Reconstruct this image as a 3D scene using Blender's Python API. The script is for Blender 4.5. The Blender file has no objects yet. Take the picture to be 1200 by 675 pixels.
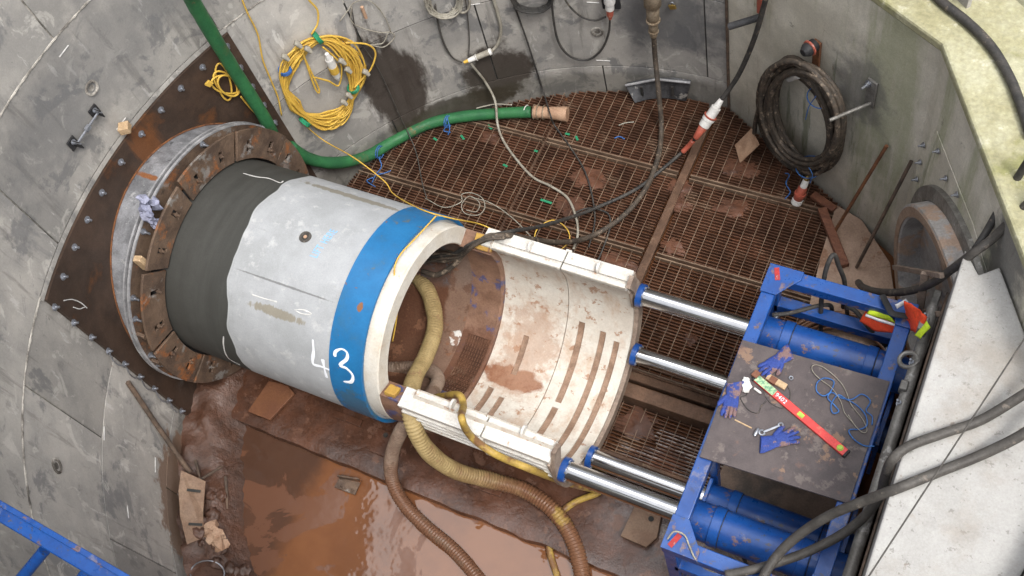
import bpy, math, random
from mathutils import Vector, Matrix, noise
random.seed(7)
S = bpy.context.scene
COL = S.collection
R_ = math.radians
# ---------------------------------------------------------------- survey: camera pose solved from the shaft rings
CAM = Vector((2.432, -2.597, 8.2))
RW = Matrix(((0.8922428983, 0.4101997890, -0.1887822647),
             (0.2838418643, -0.8346361524, -0.4720342033),
             (-0.3511928337, 0.3675848571, -0.8611300526)))
SR = 3.36          # shaft radius
PZ, PY = 0.97, -0.011   # pipe axis height and offset
def ray(x, y):
    return (RW.transposed() @ Vector((x-600, y-337.5, 1250.0))).normalized()
def az(x, y, z=0.0):
    d = ray(x, y); return CAM + d*((z-CAM.z)/d.z)
def ay(x, y, Y):
    d = ray(x, y); return CAM + d*((Y-CAM.y)/d.y)
def ax(x, y, X):
    d = ray(x, y); return CAM + d*((X-CAM.x)/d.x)
def aw(x, y, off=0.02):
    d = ray(x, y); r = SR-off
    a = d.x**2+d.y**2; b = CAM.x*d.x+CAM.y*d.y; c = CAM.x**2+CAM.y**2-r*r
    return CAM + d*((-b+math.sqrt(max(0, b*b-a*c)))/a)
def ap(x, y, r=0.843, far=False):
    d = ray(x, y); o = CAM-Vector((0, PY, PZ))
    a = d.y**2+d.z**2; b = o.y*d.y+o.z*d.z; c = o.y**2+o.z**2-r*r
    D = math.sqrt(max(0, b*b-a*c))
    return CAM + d*((-b+(D if far else -D))/a)
W1U = Vector((.865, -.502, 0)); W1N = Vector((.502, .865, 0)); W1O = Vector((.25, 3.35, 0))
W2U = Vector((.5, -.866, 0)); W2N = Vector((.866, .5, 0)); W2O = Vector((2.06, 2.3, 0))
def a1(x, y, s=-0.03):
    d = ray(x, y); return CAM + d*(((W1O+W1N*s-CAM).dot(W1N))/d.dot(W1N))
def a2(x, y, s=-0.03):
    d = ray(x, y); return CAM + d*(((W2O+W2N*s-CAM).dot(W2N))/d.dot(W2N))

# ---------------------------------------------------------------- materials
def mat(name, col, col2=None, scale=4.0, detail=8, rough=.7, rough2=None, metal=0.0, spec=.25, ior=1.5,
        bump=.2, bscale=30, layers=(), world=False, coat=0, tint=False, stretch=(1, 1, 1), grain=.2):
    m = bpy.data.materials.new(name); m.use_nodes = True
    nt = m.node_tree; N = nt.nodes; L = nt.links
    bs = N['Principled BSDF']
    if world:
        src = N.new('ShaderNodeNewGeometry').outputs['Position']
    else:
        src = N.new('ShaderNodeTexCoord').outputs['Object']
    def nz(sc, det, st=(1, 1, 1), dist=0.0):
        mp = N.new('ShaderNodeMapping'); mp.inputs['Scale'].default_value = st
        L.new(src, mp.inputs['Vector'])
        n = N.new('ShaderNodeTexNoise'); n.inputs['Scale'].default_value = sc
        n.inputs['Detail'].default_value = det; n.inputs['Roughness'].default_value = .66
        n.inputs['Distortion'].default_value = dist
        L.new(mp.outputs[0], n.inputs['Vector']); return n.outputs['Fac']
    def ramp(fac, lo, hi):
        r = N.new('ShaderNodeMapRange'); r.interpolation_type = 'SMOOTHSTEP'
        r.inputs['From Min'].default_value = lo; r.inputs['From Max'].default_value = hi
        L.new(fac, r.inputs['Value']); return r.outputs[0]
    def mix(fac, a, b):
        x = N.new('ShaderNodeMix'); x.data_type = 'RGBA'
        if isinstance(fac, float): x.inputs['Factor'].default_value = fac
        else: L.new(fac, x.inputs['Factor'])
        for i, v in (('A', a), ('B', b)):
            s = [k for k in x.inputs if k.name == i and k.type == 'RGBA'][0]
            if isinstance(v, tuple): s.default_value = (*v, 1)
            else: L.new(v, s)
        return [k for k in x.outputs if k.type == 'RGBA'][0]
    if col2 is None: col2 = tuple(c*.72 for c in col)
    c = mix(ramp(nz(scale, detail, stretch), .36, .64), col, col2)
    rg = None
    if rough2 is not None:
        r = N.new('ShaderNodeMapRange'); L.new(nz(scale*1.7, 6), r.inputs['Value'])
        r.inputs['From Min'].default_value = .38; r.inputs['From Max'].default_value = .62
        r.inputs['To Min'].default_value = rough; r.inputs['To Max'].default_value = rough2
        rg = r.outputs[0]
    for ly in layers:
        fac = ramp(nz(ly.get('s', 5), ly.get('d', 8), ly.get('st', (1, 1, 1)), ly.get('dist', 0)), ly.get('lo', .55), ly.get('hi', .62))
        if 'blob' in ly:        # a stain of its own shape, at its own spot
            (bx, by, bz), (rx, ry, rz) = ly['blob']
            sb = N.new('ShaderNodeVectorMath'); sb.operation = 'SUBTRACT'; L.new(src, sb.inputs[0]); sb.inputs[1].default_value = (bx, by, bz)
            dv = N.new('ShaderNodeVectorMath'); dv.operation = 'DIVIDE'; L.new(sb.outputs[0], dv.inputs[0]); dv.inputs[1].default_value = (rx, ry, rz)
            ln = N.new('ShaderNodeVectorMath'); ln.operation = 'LENGTH'; L.new(dv.outputs[0], ln.inputs[0])
            ad = N.new('ShaderNodeMath'); ad.operation = 'MULTIPLY_ADD'
            L.new(nz(ly.get('s', 5), 8, ly.get('st', (1, 1, 1))), ad.inputs[0]); ad.inputs[1].default_value = -ly.get('amp', 1.6)
            L.new(ln.outputs['Value'], ad.inputs[2])
            w = ly.get('w', .08)
            fac = ramp(ad.outputs[0], .2+w-ly.get('amp', 1.6)*.5+.55, .2-w-ly.get('amp', 1.6)*.5+.55)
        if 'axis' in ly:        # a band along one axis with a ragged edge
            sp = N.new('ShaderNodeSeparateXYZ'); L.new(src, sp.inputs[0])
            ad = N.new('ShaderNodeMath'); ad.operation = 'MULTIPLY_ADD'
            L.new(nz(ly.get('s', 5), ly.get('d', 8), ly.get('st', (1, 1, 1))), ad.inputs[0]); ad.inputs[1].default_value = ly.get('amp', .3)
            L.new(sp.outputs[ly['axis']], ad.inputs[2])
            fac = ramp(ad.outputs[0], ly['a']+ly.get('amp', .3)*.5, ly['b']+ly.get('amp', .3)*.5)
        if 'k' in ly:
            mm = N.new('ShaderNodeMath'); mm.operation = 'MULTIPLY'; L.new(fac, mm.inputs[0]); mm.inputs[1].default_value = ly['k']; fac = mm.outputs[0]
        c = mix(fac, c, ly['c'])
        if 'r' in ly:
            x = N.new('ShaderNodeMix'); x.data_type = 'FLOAT'; L.new(fac, x.inputs[0])
            if rg is None: x.inputs[2].default_value = rough
            else: L.new(rg, x.inputs[2])
            x.inputs[3].default_value = ly['r']; rg = x.outputs[0]
    if grain:
        for gs, ga in ((bscale*2.2 if bscale < 60 else 110, grain), (9.0, grain*.55)):
            g = N.new('ShaderNodeMapRange'); L.new(nz(gs, 10), g.inputs['Value'])
            g.inputs['From Min'].default_value = .3; g.inputs['From Max'].default_value = .7
            g.inputs['To Min'].default_value = 1-ga; g.inputs['To Max'].default_value = 1+ga
            v = N.new('ShaderNodeVectorMath'); v.operation = 'SCALE'; L.new(c, v.inputs[0]); L.new(g.outputs[0], v.inputs['Scale']); c = v.outputs[0]
    if tint:
        at = N.new('ShaderNodeAttribute'); at.attribute_name = 'tint'
        x = N.new('ShaderNodeMix'); x.data_type = 'RGBA'; x.blend_type = 'MULTIPLY'; x.inputs['Factor'].default_value = 1
        ss = [k for k in x.inputs if k.type == 'RGBA']; L.new(c, ss[0]); L.new(at.outputs['Color'], ss[1])
        c = [k for k in x.outputs if k.type == 'RGBA'][0]
    L.new(c, bs.inputs['Base Color'])
    if rg is None: bs.inputs['Roughness'].default_value = rough
    else: L.new(rg, bs.inputs['Roughness'])
    bs.inputs['Metallic'].default_value = metal
    bs.inputs['Specular IOR Level'].default_value = spec; bs.inputs['IOR'].default_value = ior
    if coat: bs.inputs['Coat Weight'].default_value = coat; bs.inputs['Coat Roughness'].default_value = .15
    if bump:
        b = N.new('ShaderNodeBump'); b.inputs['Strength'].default_value = bump; b.inputs['Distance'].default_value = .02
        L.new(nz(bscale, 9), b.inputs['Height']); L.new(b.outputs[0], bs.inputs['Normal'])
    return m
WETB = (.045, .033, .026)
M = {}
M['lining'] = mat('lining_concrete', (.44, .415, .38), (.30, .288, .27), 1.3, 12, .75, .9, bump=.14, bscale=40, grain=.08, world=True, tint=True, layers=[
    dict(c=(.17, .17, .172), s=2.1, lo=.53, hi=.60, k=.7, d=14, dist=.5),
    dict(c=(.16, .155, .15), s=7, lo=.58, hi=.66, k=.4, d=14, st=(1, 1, .6)),
    dict(c=(.15, .14, .13), s=3.2, st=(2.2, 2.2, .22), lo=.56, hi=.66, k=.5, d=12),
    dict(c=(.56, .535, .49), s=3.6, lo=.57, hi=.63, k=.6, d=14, dist=.8),
    dict(c=(.58, .56, .53), s=11, lo=.61, hi=.66, k=.6, st=(1, 1, .25), d=12),
    dict(c=(.11, .105, .1), s=18, lo=.66, hi=.72, k=.7, dist=1.0),
    dict(c=(.12, .07, .045), s=5, lo=.67, hi=.74, k=.5, st=(1, 1, .3)),
    dict(c=(.17, .17, .172), blob=((-3.35, .2, 2.95), (1.2, 1.5, .45)), s=3.5, amp=2.2, k=.5, w=.35),
    dict(c=(.13, .13, .135), blob=((-.25, 3.35, 1.0), (.6, 1, .5)), s=4, amp=1.8, k=.75, w=.25),
    dict(c=WETB, blob=((-2.55, 2.15, .72), (.36, .38, .95)), s=5, amp=1.3, st=(1, 1, .35), r=.35, w=.12, k=.9),
    dict(c=WETB, blob=((-1.84, 2.79, .42), (.50, .44, .46)), s=5, amp=1.8, r=.35, w=.2, k=.9),
    dict(c=WETB, blob=((-2.25, 2.45, .10), (.85, .8, .24)), s=5, amp=.9, r=.35, w=.1, k=.8),
    dict(c=(.06, .055, .035), axis=2, a=.30, b=.18, amp=.25, s=4, k=.45),
    dict(c=(.20, .115, .07), blob=((-2.75, -1.9, .1), (.7, .8, .5)), s=6, amp=1.2, k=.8),
])
M['mortar'] = mat('joint_mortar', (.50, .47, .42), (.09, .08, .07), 5, bump=.5, world=True)
M['joint'] = mat('joint_shadow_seal', (.06, .055, .05), (.03, .03, .028), 8, world=True)
M['headwall'] = mat('algae_concrete', (.64, .60, .51), (.49, .455, .375), 1.6, 12, .75, .9, bump=.18, bscale=40, grain=.14, world=True, layers=[
    dict(c=(.22, .25, .11), s=3.0, lo=.48, hi=.62, k=.5, st=(1, 1, .13), d=14), dict(c=(.10, .125, .05), s=5, lo=.58, hi=.66, k=.6, st=(1, 1, .10), d=14),
    dict(c=(.50, .46, .37), s=4.5, lo=.58, hi=.70, k=.6, st=(1, 1, .2)),
    dict(c=(.14, .13, .115), s=6, lo=.62, hi=.72, k=.7, dist=.7),
    dict(c=(.17, .10, .05), s=9, lo=.64, hi=.72, k=.6, st=(1, 1, .15)),
    dict(c=(.12, .115, .12), blob=((1.55, 2.6, 1.6), (.35, .3, .5)), s=6, amp=1.6, k=.6, w=.3),
    dict(c=(.10, .10, .105), blob=((2.75, 1.0, 2.2), (.25, .4, .8)), s=6, amp=1.6, k=.8, w=.3),
    dict(c=(.16, .15, .14), axis=2, a=.5, b=.0, amp=.4, s=4, k=.5),
])
M['coping'] = mat('coping_concrete', (.40, .385, .265), (.31, .29, .17), 3, 12, .8, bump=.5, bscale=18, world=True, layers=[
    dict(c=(.22, .22, .08), s=2.5, lo=.52, hi=.64, k=.7, d=12), dict(c=(.50, .48, .38), s=9, lo=.58, hi=.68, k=.6),
    dict(c=(.25, .21, .13), s=26, lo=.66, hi=.72, k=.7)])
M['block'] = mat('cast_white_concrete', (.38, .372, .355), (.335, .327, .31), 2, 12, .8, bump=.15, bscale=40, grain=.10, world=True, layers=[
    dict(c=(.24, .228, .21), s=2.4, lo=.55, hi=.68, k=.6, d=14), dict(c=(.25, .20, .15), s=3.2, lo=.60, hi=.70, k=.6, d=12), dict(c=(.17, .16, .145), s=26, lo=.61, hi=.64, k=.6), dict(c=(.27, .235, .195), s=1.3, lo=.50, hi=.66, k=.55, d=14), dict(c=(.16, .12, .09), s=7, lo=.66, hi=.70, k=.6, d=12),
    dict(c=(.35, .33, .30), s=30, lo=.68, hi=.72, k=.7)])
M['mud'] = mat('wet_red_mud', (.10, .046, .028), (.052, .026, .017), 3, 12, .3, .65, spec=.4, bump=.9, bscale=16, ior=1.7, world=True, layers=[
    dict(c=(.16, .08, .05), s=6, lo=.58, hi=.7, k=.6, r=.5), dict(c=(.05, .025, .017), s=4, lo=.62, hi=.72, k=.8)])
M['slab'] = mat('muddy_slab', (.10, .044, .026), (.052, .025, .016), 2.4, 12, .08, .4, spec=.35, bump=.35, bscale=16, ior=1.8, world=True, layers=[
    dict(c=(.145, .07, .042), s=5, lo=.56, hi=.62, k=.7, r=.5), dict(c=(.04, .022, .016), s=3, lo=.62, hi=.75, k=.8)])
M['silt'] = mat('silt_under_grating', (.12, .052, .03), (.05, .024, .016), 2.2, 10, .3, .7, bump=.5, bscale=12, world=True)
M['rustgrate'] = mat('rusty_grating', (.125, .060, .036), (.06, .030, .019), 3.5, 10, .6, .9, spec=.12, bump=.3, bscale=60, world=True, layers=[
    dict(c=(.23, .155, .105), s=2.5, lo=.55, hi=.65, k=.6), dict(c=(.17, .07, .04), s=1.6, lo=.55, hi=.7, k=.7)])
M['grate_rod'] = mat('worn_grating_rod', (.21, .145, .10), (.12, .075, .05), 4, 8, .5, .8, bump=.2, world=True, layers=[dict(c=(.10, .05, .03), s=3, lo=.55, hi=.65, k=.9)])
M['beam'] = mat('rusty_beam', (.13, .075, .048), (.075, .043, .028), 5, 10, .55, .85, bump=.4, world=True, layers=[dict(c=(.21, .15, .10), s=8, lo=.58, hi=.66, k=.6)])
M['plate'] = mat('mill_rust_plate', (.085, .055, .040), (.048, .034, .027), 2.2, 12, .35, .6, metal=.25, bump=.12, bscale=50, world=True, layers=[
    dict(c=(.18, .075, .03), s=2.2, lo=.55, hi=.68, k=.7, d=12), dict(c=(.12, .105, .095), s=3.5, lo=.60, hi=.68, k=.6, d=12), dict(c=(.22, .085, .03), blob=((-3.3, .22, 2.15), (.4, .15, .28)), s=16, amp=1.8, k=.65, st=(1, 1, .10), w=.3),
    dict(c=(.11, .07, .05), s=12, lo=.66, hi=.72, k=.7)])
M['stub'] = mat('grey_steel_stub', (.30, .305, .32), (.16, .162, .17), 5, 12, .45, .7, metal=.3, bump=.3, bscale=35, world=True, layers=[
    dict(c=(.42, .42, .42), s=22, lo=.60, hi=.66, k=.8), dict(c=(.05, .05, .055), s=7, lo=.58, hi=.68, k=.8),
    dict(c=(.27, .10, .03), blob=((-3.22, .0, 1.97), (.3, .05, .12)), s=14, amp=.5, k=.9)])
M['rustline'] = mat('orange_weld_rust', (.19, .08, .033), (.10, .045, .025), 14, bump=.4)
M['flange'] = mat('flange_steel', (.50, .50, .51), (.30, .30, .31), 7, 10, .35, .6, metal=.4, bump=.2)
M['rubber'] = mat('black_rubber', (.022, .022, .024), (.035, .034, .034), 9, 8, .5, .7, bump=.2)
M['clamp'] = mat('rusty_clamp_plate', (.17, .115, .08), (.09, .062, .047), 4, 12, .4, .75, metal=.2, bump=.35, bscale=40, world=True, layers=[
    dict(c=(.29, .11, .04), s=4.5, lo=.54, hi=.64, k=.85, d=12), dict(c=(.27, .26, .245), s=5, lo=.57, hi=.64, k=.7, d=12),
    dict(c=(.045, .035, .03), s=6, lo=.64, hi=.72, k=.8)])
M['pipe'] = mat('grey_pipe_concrete', (.33, .34, .35), (.28, .29, .295), 3, 12, .7, .85, bump=.06, bscale=60, grain=.09, world=True, layers=[
    dict(c=(.45, .45, .45), s=7, lo=.56, hi=.68, k=.6), dict(c=(.24, .24, .235), s=4, lo=.60, hi=.68, k=.5, st=(.25, 1.5, 1.5), d=12), dict(c=(.27, .26, .22), s=5, lo=.66, hi=.74, k=.6, st=(.4, 2, 2)),
    dict(c=(.17, .15, .11), blob=((-1.80, .55, 1.60), (.60, .045, .07)), s=15, amp=1.3, k=.8, w=.12, st=(1.6, .5, .5)),
    dict(c=(.20, .175, .125), blob=((-1.87, -.55, 1.60), (.32, .045, .07)), s=20, amp=1.3, k=.8, w=.12, st=(1.6, .5, .5)),
    dict(c=(.12, .12, .12), blob=((-1.85, -.37, 1.72), (.62, .012, .03)), s=26, amp=.8, k=.8, w=.15),
    dict(c=(.62, .62, .60), axis=0, a=-2.330, b=-2.343, amp=.34, s=2.0, d=1.6, st=(.6, 1, 1), k=.12),
    dict(c=(.040, .040, .036), axis=0, a=-2.343, b=-2.352, amp=.34, s=2.0, d=1.6, st=(.6, 1, 1), r=.7),
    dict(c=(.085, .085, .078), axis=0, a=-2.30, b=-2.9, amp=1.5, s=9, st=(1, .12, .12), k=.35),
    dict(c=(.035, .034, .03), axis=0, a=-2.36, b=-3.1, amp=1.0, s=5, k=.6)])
M['bore'] = mat('wet_bore_concrete', (.13, .13, .135), (.07, .07, .075), 4, 10, .5, .8, bump=.2, world=True, layers=[
    dict(c=(.11, .052, .032), axis=2, a=.62, b=.52, amp=.4, s=4, r=.3), dict(c=(.20, .13, .095), axis=0, a=-1.22, b=-1.18, amp=.15, s=6, k=.8), dict(c=(.12, .06, .038), s=4, lo=.5, hi=.54, k=.7, d=10), dict(c=(.58, .56, .53), blob=((-1.03, .17, .335), (.075, .09, .08)), s=18, amp=.8), dict(c=(.20, .10, .06), s=7, lo=.56, hi=.6, k=.9)])
M['collar'] = mat('blue_collar_paint', (.012, .145, .34), (.010, .12, .29), 4, 8, .38, .55, spec=.5, bump=.04, grain=.08, world=True, layers=[
    dict(c=(.13, .12, .07), s=8, lo=.62, hi=.66, k=.8, d=14), dict(c=(.20, .085, .03), s=15, lo=.655, hi=.68, k=.95, d=12), dict(c=(.03, .12, .22), s=4, lo=.55, hi=.66, k=.5, d=12),
    dict(c=(.20, .09, .04), blob=((-1.19, -.33, 1.74), (.035, .06, .04)), s=22, amp=1.2),
    dict(c=(.05, .11, .14), blob=((-1.2, -.83, 1.0), (.2, .3, .35)), s=14, amp=2.2, k=.6)])
M['spigot'] = mat('white_spigot', (.60, .57, .51), (.53, .48, .40), 5, 10, .6, .8, bump=.06, grain=.1, world=True, layers=[
    dict(c=(.36, .22, .13), s=16, lo=.64, hi=.70, k=.7), dict(c=(.40, .28, .19), s=5, lo=.60, hi=.75, k=.6)])
M['shell'] = mat('cream_shell_paint', (.58, .55, .49), (.51, .46, .395), 4, 12, .5, .75, bump=.08, grain=.10, world=True, layers=[
    dict(c=(.42, .29, .20), s=4.5, lo=.50, hi=.66, k=.6, d=14, st=(1.4, 1, .5)), dict(c=(.30, .155, .085), s=11, lo=.58, hi=.64, k=.8, d=14),
    dict(c=(.10, .08, .07), s=24, lo=.70, hi=.73, k=.9),
    dict(c=(.215, .095, .052), blob=((-.45, .02, .25), (.36, .13, .2)), s=7, amp=1.1, r=.35, w=.12),
    dict(c=(.33, .19, .12), blob=((-.40, .25, .4), (.33, .55, .4)), s=13, amp=2.2, k=.55, w=.3)])
M['shellmud'] = mat('mud_filled_slot', (.30, .20, .14), (.20, .125, .085), 8, 8, .6, bump=.3, world=True, layers=[dict(c=(.10, .09, .08), s=3, lo=.6, hi=.66)])
M['rail'] = mat('white_flange_paint', (.60, .585, .55), (.52, .49, .44), 6, 10, .45, .7, bump=.1, world=True, layers=[
    dict(c=(.40, .25, .16), s=11, lo=.61, hi=.68, k=.8), dict(c=(.12, .08, .06), s=24, lo=.69, hi=.72, k=.9)])
M['inner'] = mat('muddy_blue_ring', (.23, .135, .092), (.16, .09, .06), 4, 10, .35, .6, bump=.2, world=True, layers=[
    dict(c=(.04, .07, .19), s=5, lo=.54, hi=.60, k=.75, d=14), dict(c=(.12, .055, .033), axis=2, a=.42, b=.34, amp=.3, s=6, k=.9)])
M['yellow'] = mat('yellow_paint', (.45, .28, .06), (.32, .18, .05), 8, 8, .5, bump=.1, layers=[dict(c=(.18, .09, .05), s=14, lo=.56, hi=.6)])
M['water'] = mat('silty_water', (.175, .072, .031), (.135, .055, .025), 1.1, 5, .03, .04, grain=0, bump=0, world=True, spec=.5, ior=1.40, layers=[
    dict(c=(.060, .032, .022), axis=0, a=-1.72, b=-1.95, amp=.4, s=2.5, k=.9),  # darker shallows by the bank, the shadow line painted into the water colour
    dict(c=(.095, .043, .025), s=1.3, lo=.5, hi=.68, k=.7, d=10), dict(c=(.13, .058, .033), s=1.5, lo=.565, hi=.585, d=6, k=.85, r=.30, dist=.8)])
M['steel'] = mat('polished_chrome', (.62, .62, .62), (.52, .52, .52), 6, 4, .14, .2, metal=1.0, grain=0, bump=.0)
M['bolt'] = mat('zinc_bolt', (.42, .44, .48), (.30, .31, .34), 20, 4, .35, metal=.8, bump=.1)
M['blue'] = mat('blue_jack_paint', (.008, .066, .27), (.007, .046, .20), 5, 8, .26, .5, spec=.5, bump=.03, grain=.1, coat=.08, layers=[
    dict(c=(.20, .18, .19), s=6, lo=.59, hi=.67, k=.55, d=14), dict(c=(.17, .10, .075), s=11, lo=.585, hi=.625, k=.8, d=14), dict(c=(.05, .05, .06), s=22, lo=.60, hi=.63, k=.7), dict(c=(.02, .02, .04), s=5, lo=.64, hi=.72, k=.6)])
M['bluemud'] = mat('blue_jack_paint_muddy', (.008, .064, .26), (.007, .045, .19), 5, 8, .3, .55, spec=.5, bump=.06, grain=.1, coat=.2, layers=[
    dict(c=(.24, .13, .085), s=6, lo=.53, hi=.60, k=.85, d=12), dict(c=(.10, .06, .05), s=14, lo=.6, hi=.66, k=.85)])
M['redmark'] = mat('red_paint_mark', (.40, .03, .03), (.28, .04, .04), 18, 8, .5, layers=[dict(c=(.3, .2, .2), s=20, lo=.6, hi=.65)])
M['ply'] = mat('film_faced_ply', (.10, .082, .080), (.068, .056, .057), 4, 12, .34, .6, bump=.06, bscale=60, grain=.12, layers=[
    dict(c=(.19, .16, .145), s=7, lo=.56, hi=.63, k=.6, d=14), dict(c=(.055, .045, .045), s=5, lo=.58, hi=.64, k=.6, d=14, dist=.6), dict(c=(.24, .15, .10), s=5.2, lo=.59, hi=.63, k=.75, d=14),
    dict(c=(.15, .09, .07), s=9, lo=.60, hi=.66, k=.5), dict(c=(.30, .22, .14), s=26, lo=.71, hi=.73, k=.9)])
M['plyedge'] = mat('pale_plywood', (.38, .265, .195), (.29, .195, .14), 3, 10, .45, .75, bump=.2, layers=[
    dict(c=(.21, .11, .065), s=3.4, lo=.55, hi=.60, k=.8, d=12, r=.3), dict(c=(.46, .35, .27), s=5, lo=.58, hi=.7, k=.6)])
M['wood'] = mat('brown_timber', (.20, .085, .05), (.13, .055, .035), 6, 8, .4, .65, bump=.35, stretch=(1, 6, 6), layers=[dict(c=(.36, .2, .13), s=10, lo=.62, hi=.68, k=.6)])
M['lightwood'] = mat('light_timber', (.50, .36, .22), (.38, .26, .15), 12, 8, .7, bump=.3, stretch=(1, 5, 5), layers=[dict(c=(.2, .1, .06), s=14, lo=.6, hi=.66, k=.7)])
M['greytimber'] = mat('muddy_grey_timber', (.30, .235, .185), (.19, .14, .11), 8, 8, .65, bump=.3)
M['green'] = mat('green_hose', (.035, .15, .055), (.025, .11, .045), 6, 8, .42, .6, bump=.1, bscale=60, layers=[
    dict(c=(.11, .11, .05), s=5, lo=.58, hi=.68, k=.6), dict(c=(.20, .10, .05), s=9, lo=.64, hi=.70, k=.8)])
M['hosey'] = mat('tan_corrugated_hose', (.34, .255, .12), (.25, .18, .08), 6, 8, .5, .7, bump=.1, world=True, layers=[
    dict(c=(.16, .075, .042), axis=0, a=-.66, b=.1, amp=1.0, s=5, k=.97, r=.3), dict(c=(.24, .14, .075), s=8, lo=.58, hi=.65, k=.7),
    dict(c=(.42, .30, .07), s=3, lo=.60, hi=.68, k=.5)])
M['hoseg'] = mat('muddy_grey_hose', (.25, .185, .14), (.17, .115, .085), 6, 8, .5, .7, bump=.15, world=True, layers=[
    dict(c=(.14, .07, .042), axis=2, a=.45, b=.12, amp=.5, s=5, r=.3), dict(c=(.12, .075, .05), s=9, lo=.55, hi=.6, k=.8)])
M['hosesmall'] = mat('yellow_air_hose', (.40, .27, .06), (.28, .18, .06), 7, 8, .4, .6, bump=.1, world=True, layers=[
    dict(c=(.17, .085, .045), s=7, lo=.52, hi=.60, k=.85, r=.3)])
M['cable'] = mat('black_cable', (.035, .034, .033), (.06, .055, .05), 12, 8, .45, .7, bump=.2, bscale=50, layers=[
    dict(c=(.20, .16, .12), s=14, lo=.60, hi=.68, k=.6)])
M['cabledirty'] = mat('dusty_black_cable', (.045, .038, .032), (.085, .066, .05), 14, 8, .55, .75, bump=.3, bscale=50, layers=[
    dict(c=(.27, .21, .155), s=16, lo=.55, hi=.63, k=.7, d=10)])
M['greycable'] = mat('grey_cable', (.085, .078, .07), (.055, .05, .045), 10, 8, .5, bump=.15, layers=[dict(c=(.21, .18, .15), s=12, lo=.58, hi=.66, k=.6)])
M['palecable'] = mat('pale_grey_cable', (.33, .31, .26), (.23, .205, .165), 10, 8, .55, bump=.1)
M['ycable'] = mat('yellow_cable', (.66, .43, .075), (.52, .32, .06), 9, 8, .42, bump=.05, layers=[dict(c=(.3, .18, .08), s=8, lo=.6, hi=.7, k=.5)])
M['ctape'] = mat('green_tape', (.03, .24, .12), None, 10, 4, .45)
M['btape'] = mat('blue_tape', (.04, .12, .34), None, 10, 4, .45)
M['bluerope'] = mat('blue_rope', (.05, .16, .42), (.04, .11, .30), 20, 6, .6, bump=.4)
M['white'] = mat('white_plastic', (.70, .69, .66), (.55, .53, .50), 8, 8, .4, spec=.5, bump=.05, layers=[dict(c=(.3, .22, .16), s=12, lo=.62, hi=.7, k=.6)])
M['redpl'] = mat('red_plastic', (.42, .10, .065), (.30, .08, .05), 8, 8, .4, spec=.5, bump=.05, layers=[dict(c=(.42, .3, .22), s=10, lo=.56, hi=.66, k=.6)])
M['brownmetal'] = mat('dirty_brass', (.32, .26, .19), (.20, .15, .10), 14, 8, .5, .7, metal=.3, bump=.3)
M['tanfit'] = mat('tan_fitting', (.46, .30, .20), (.33, .20, .13), 9, 8, .55, bump=.2)
M['brass'] = mat('brass', (.50, .36, .12), (.38, .26, .09), 10, 4, .35, metal=.8)
M['paint'] = mat('white_spray_paint', (.78, .80, .84), (.70, .73, .78), 40, 4, .6, grain=0, bump=0)
M['bluepaint'] = mat('pale_blue_stencil', (.17, .42, .75), (.22, .46, .74), 30, 4, .6, grain=0, bump=0)
M['chalk'] = mat('white_scuff', (.62, .61, .59), None, 20, 4, .8, grain=0, bump=0)
M['levelred'] = mat('red_level_body', (.62, .05, .045), (.52, .04, .035), 6, 6, .38, .5, spec=.5, bump=.03, layers=[dict(c=(.4, .15, .1), s=9, lo=.62, hi=.7, k=.5)])
M['levelgreen'] = mat('pale_green_label', (.45, .62, .34), (.12, .25, .16), 40, 4, .4, grain=0, bump=0)
M['vial'] = mat('green_vial', (.40, .60, .10), None, 10, 4, .1, grain=0, bump=0)
M['glove'] = mat('blue_glove', (.035, .065, .27), (.028, .05, .19), 12, 8, .65, bump=.4, bscale=60, layers=[dict(c=(.20, .12, .09), s=9, lo=.52, hi=.58, k=.85, d=12)])
M['orange'] = mat('hi_vis_orange', (.85, .09, .03), (.62, .06, .025), 5, 6, .7, bump=.4, bscale=20)
M['lime'] = mat('hi_vis_yellow', (.62, .80, .04), (.50, .66, .04), 5, 6, .7, bump=.3)
M['silver'] = mat('reflective_tape', (.70, .70, .72), None, 5, 6, .35, bump=.1)
M['rustbar'] = mat('rusty_bar', (.22, .095, .045), (.13, .06, .035), 10, 8, .6, .8, bump=.4)
M['darkbar'] = mat('muddy_dark_bar', (.07, .055, .045), (.16, .11, .08), 5, 8, .5, .7, bump=.3)
M['rag'] = mat('grey_blue_rag', (.33, .34, .44), (.20, .21, .29), 12, 6, .8, bump=.5)
M['cover'] = mat('scuffed_dark_steel', (.10, .10, .105), (.05, .05, .052), 6, 8, .4, .6, metal=.3, bump=.2, layers=[dict(c=(.38, .36, .33), s=8, lo=.58, hi=.64, k=.8)])
M['segpiece'] = mat('mud_coated_plate', (.26, .175, .12), (.20, .125, .085), 6, 8, .55, .75, bump=.2, layers=[dict(c=(.12, .09, .07), s=8, lo=.62, hi=.68, k=.7)])
M['orangeboard'] = mat('orange_muddy_board', (.17, .075, .038), (.13, .055, .03), 5, 8, .4, .6, bump=.15)
M['stone'] = mat('pale_stone', (.44, .30, .21), (.33, .2, .13), 7, 8, .7, bump=.4)
M['copingdark'] = mat('ground_gravel', (.24, .23, .15), (.15, .15, .10), 3, 10, .9, bump=.5, world=True)
M['galv'] = mat('muddy_galvanised_steel', (.27, .26, .24), (.16, .15, .135), 6, 10, .4, .6, metal=.45, bump=.25, layers=[
    dict(c=(.45, .44, .42), s=9, lo=.6, hi=.66, k=.7), dict(c=(.05, .09, .22), s=5, lo=.68, hi=.72, k=.7)])

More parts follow.
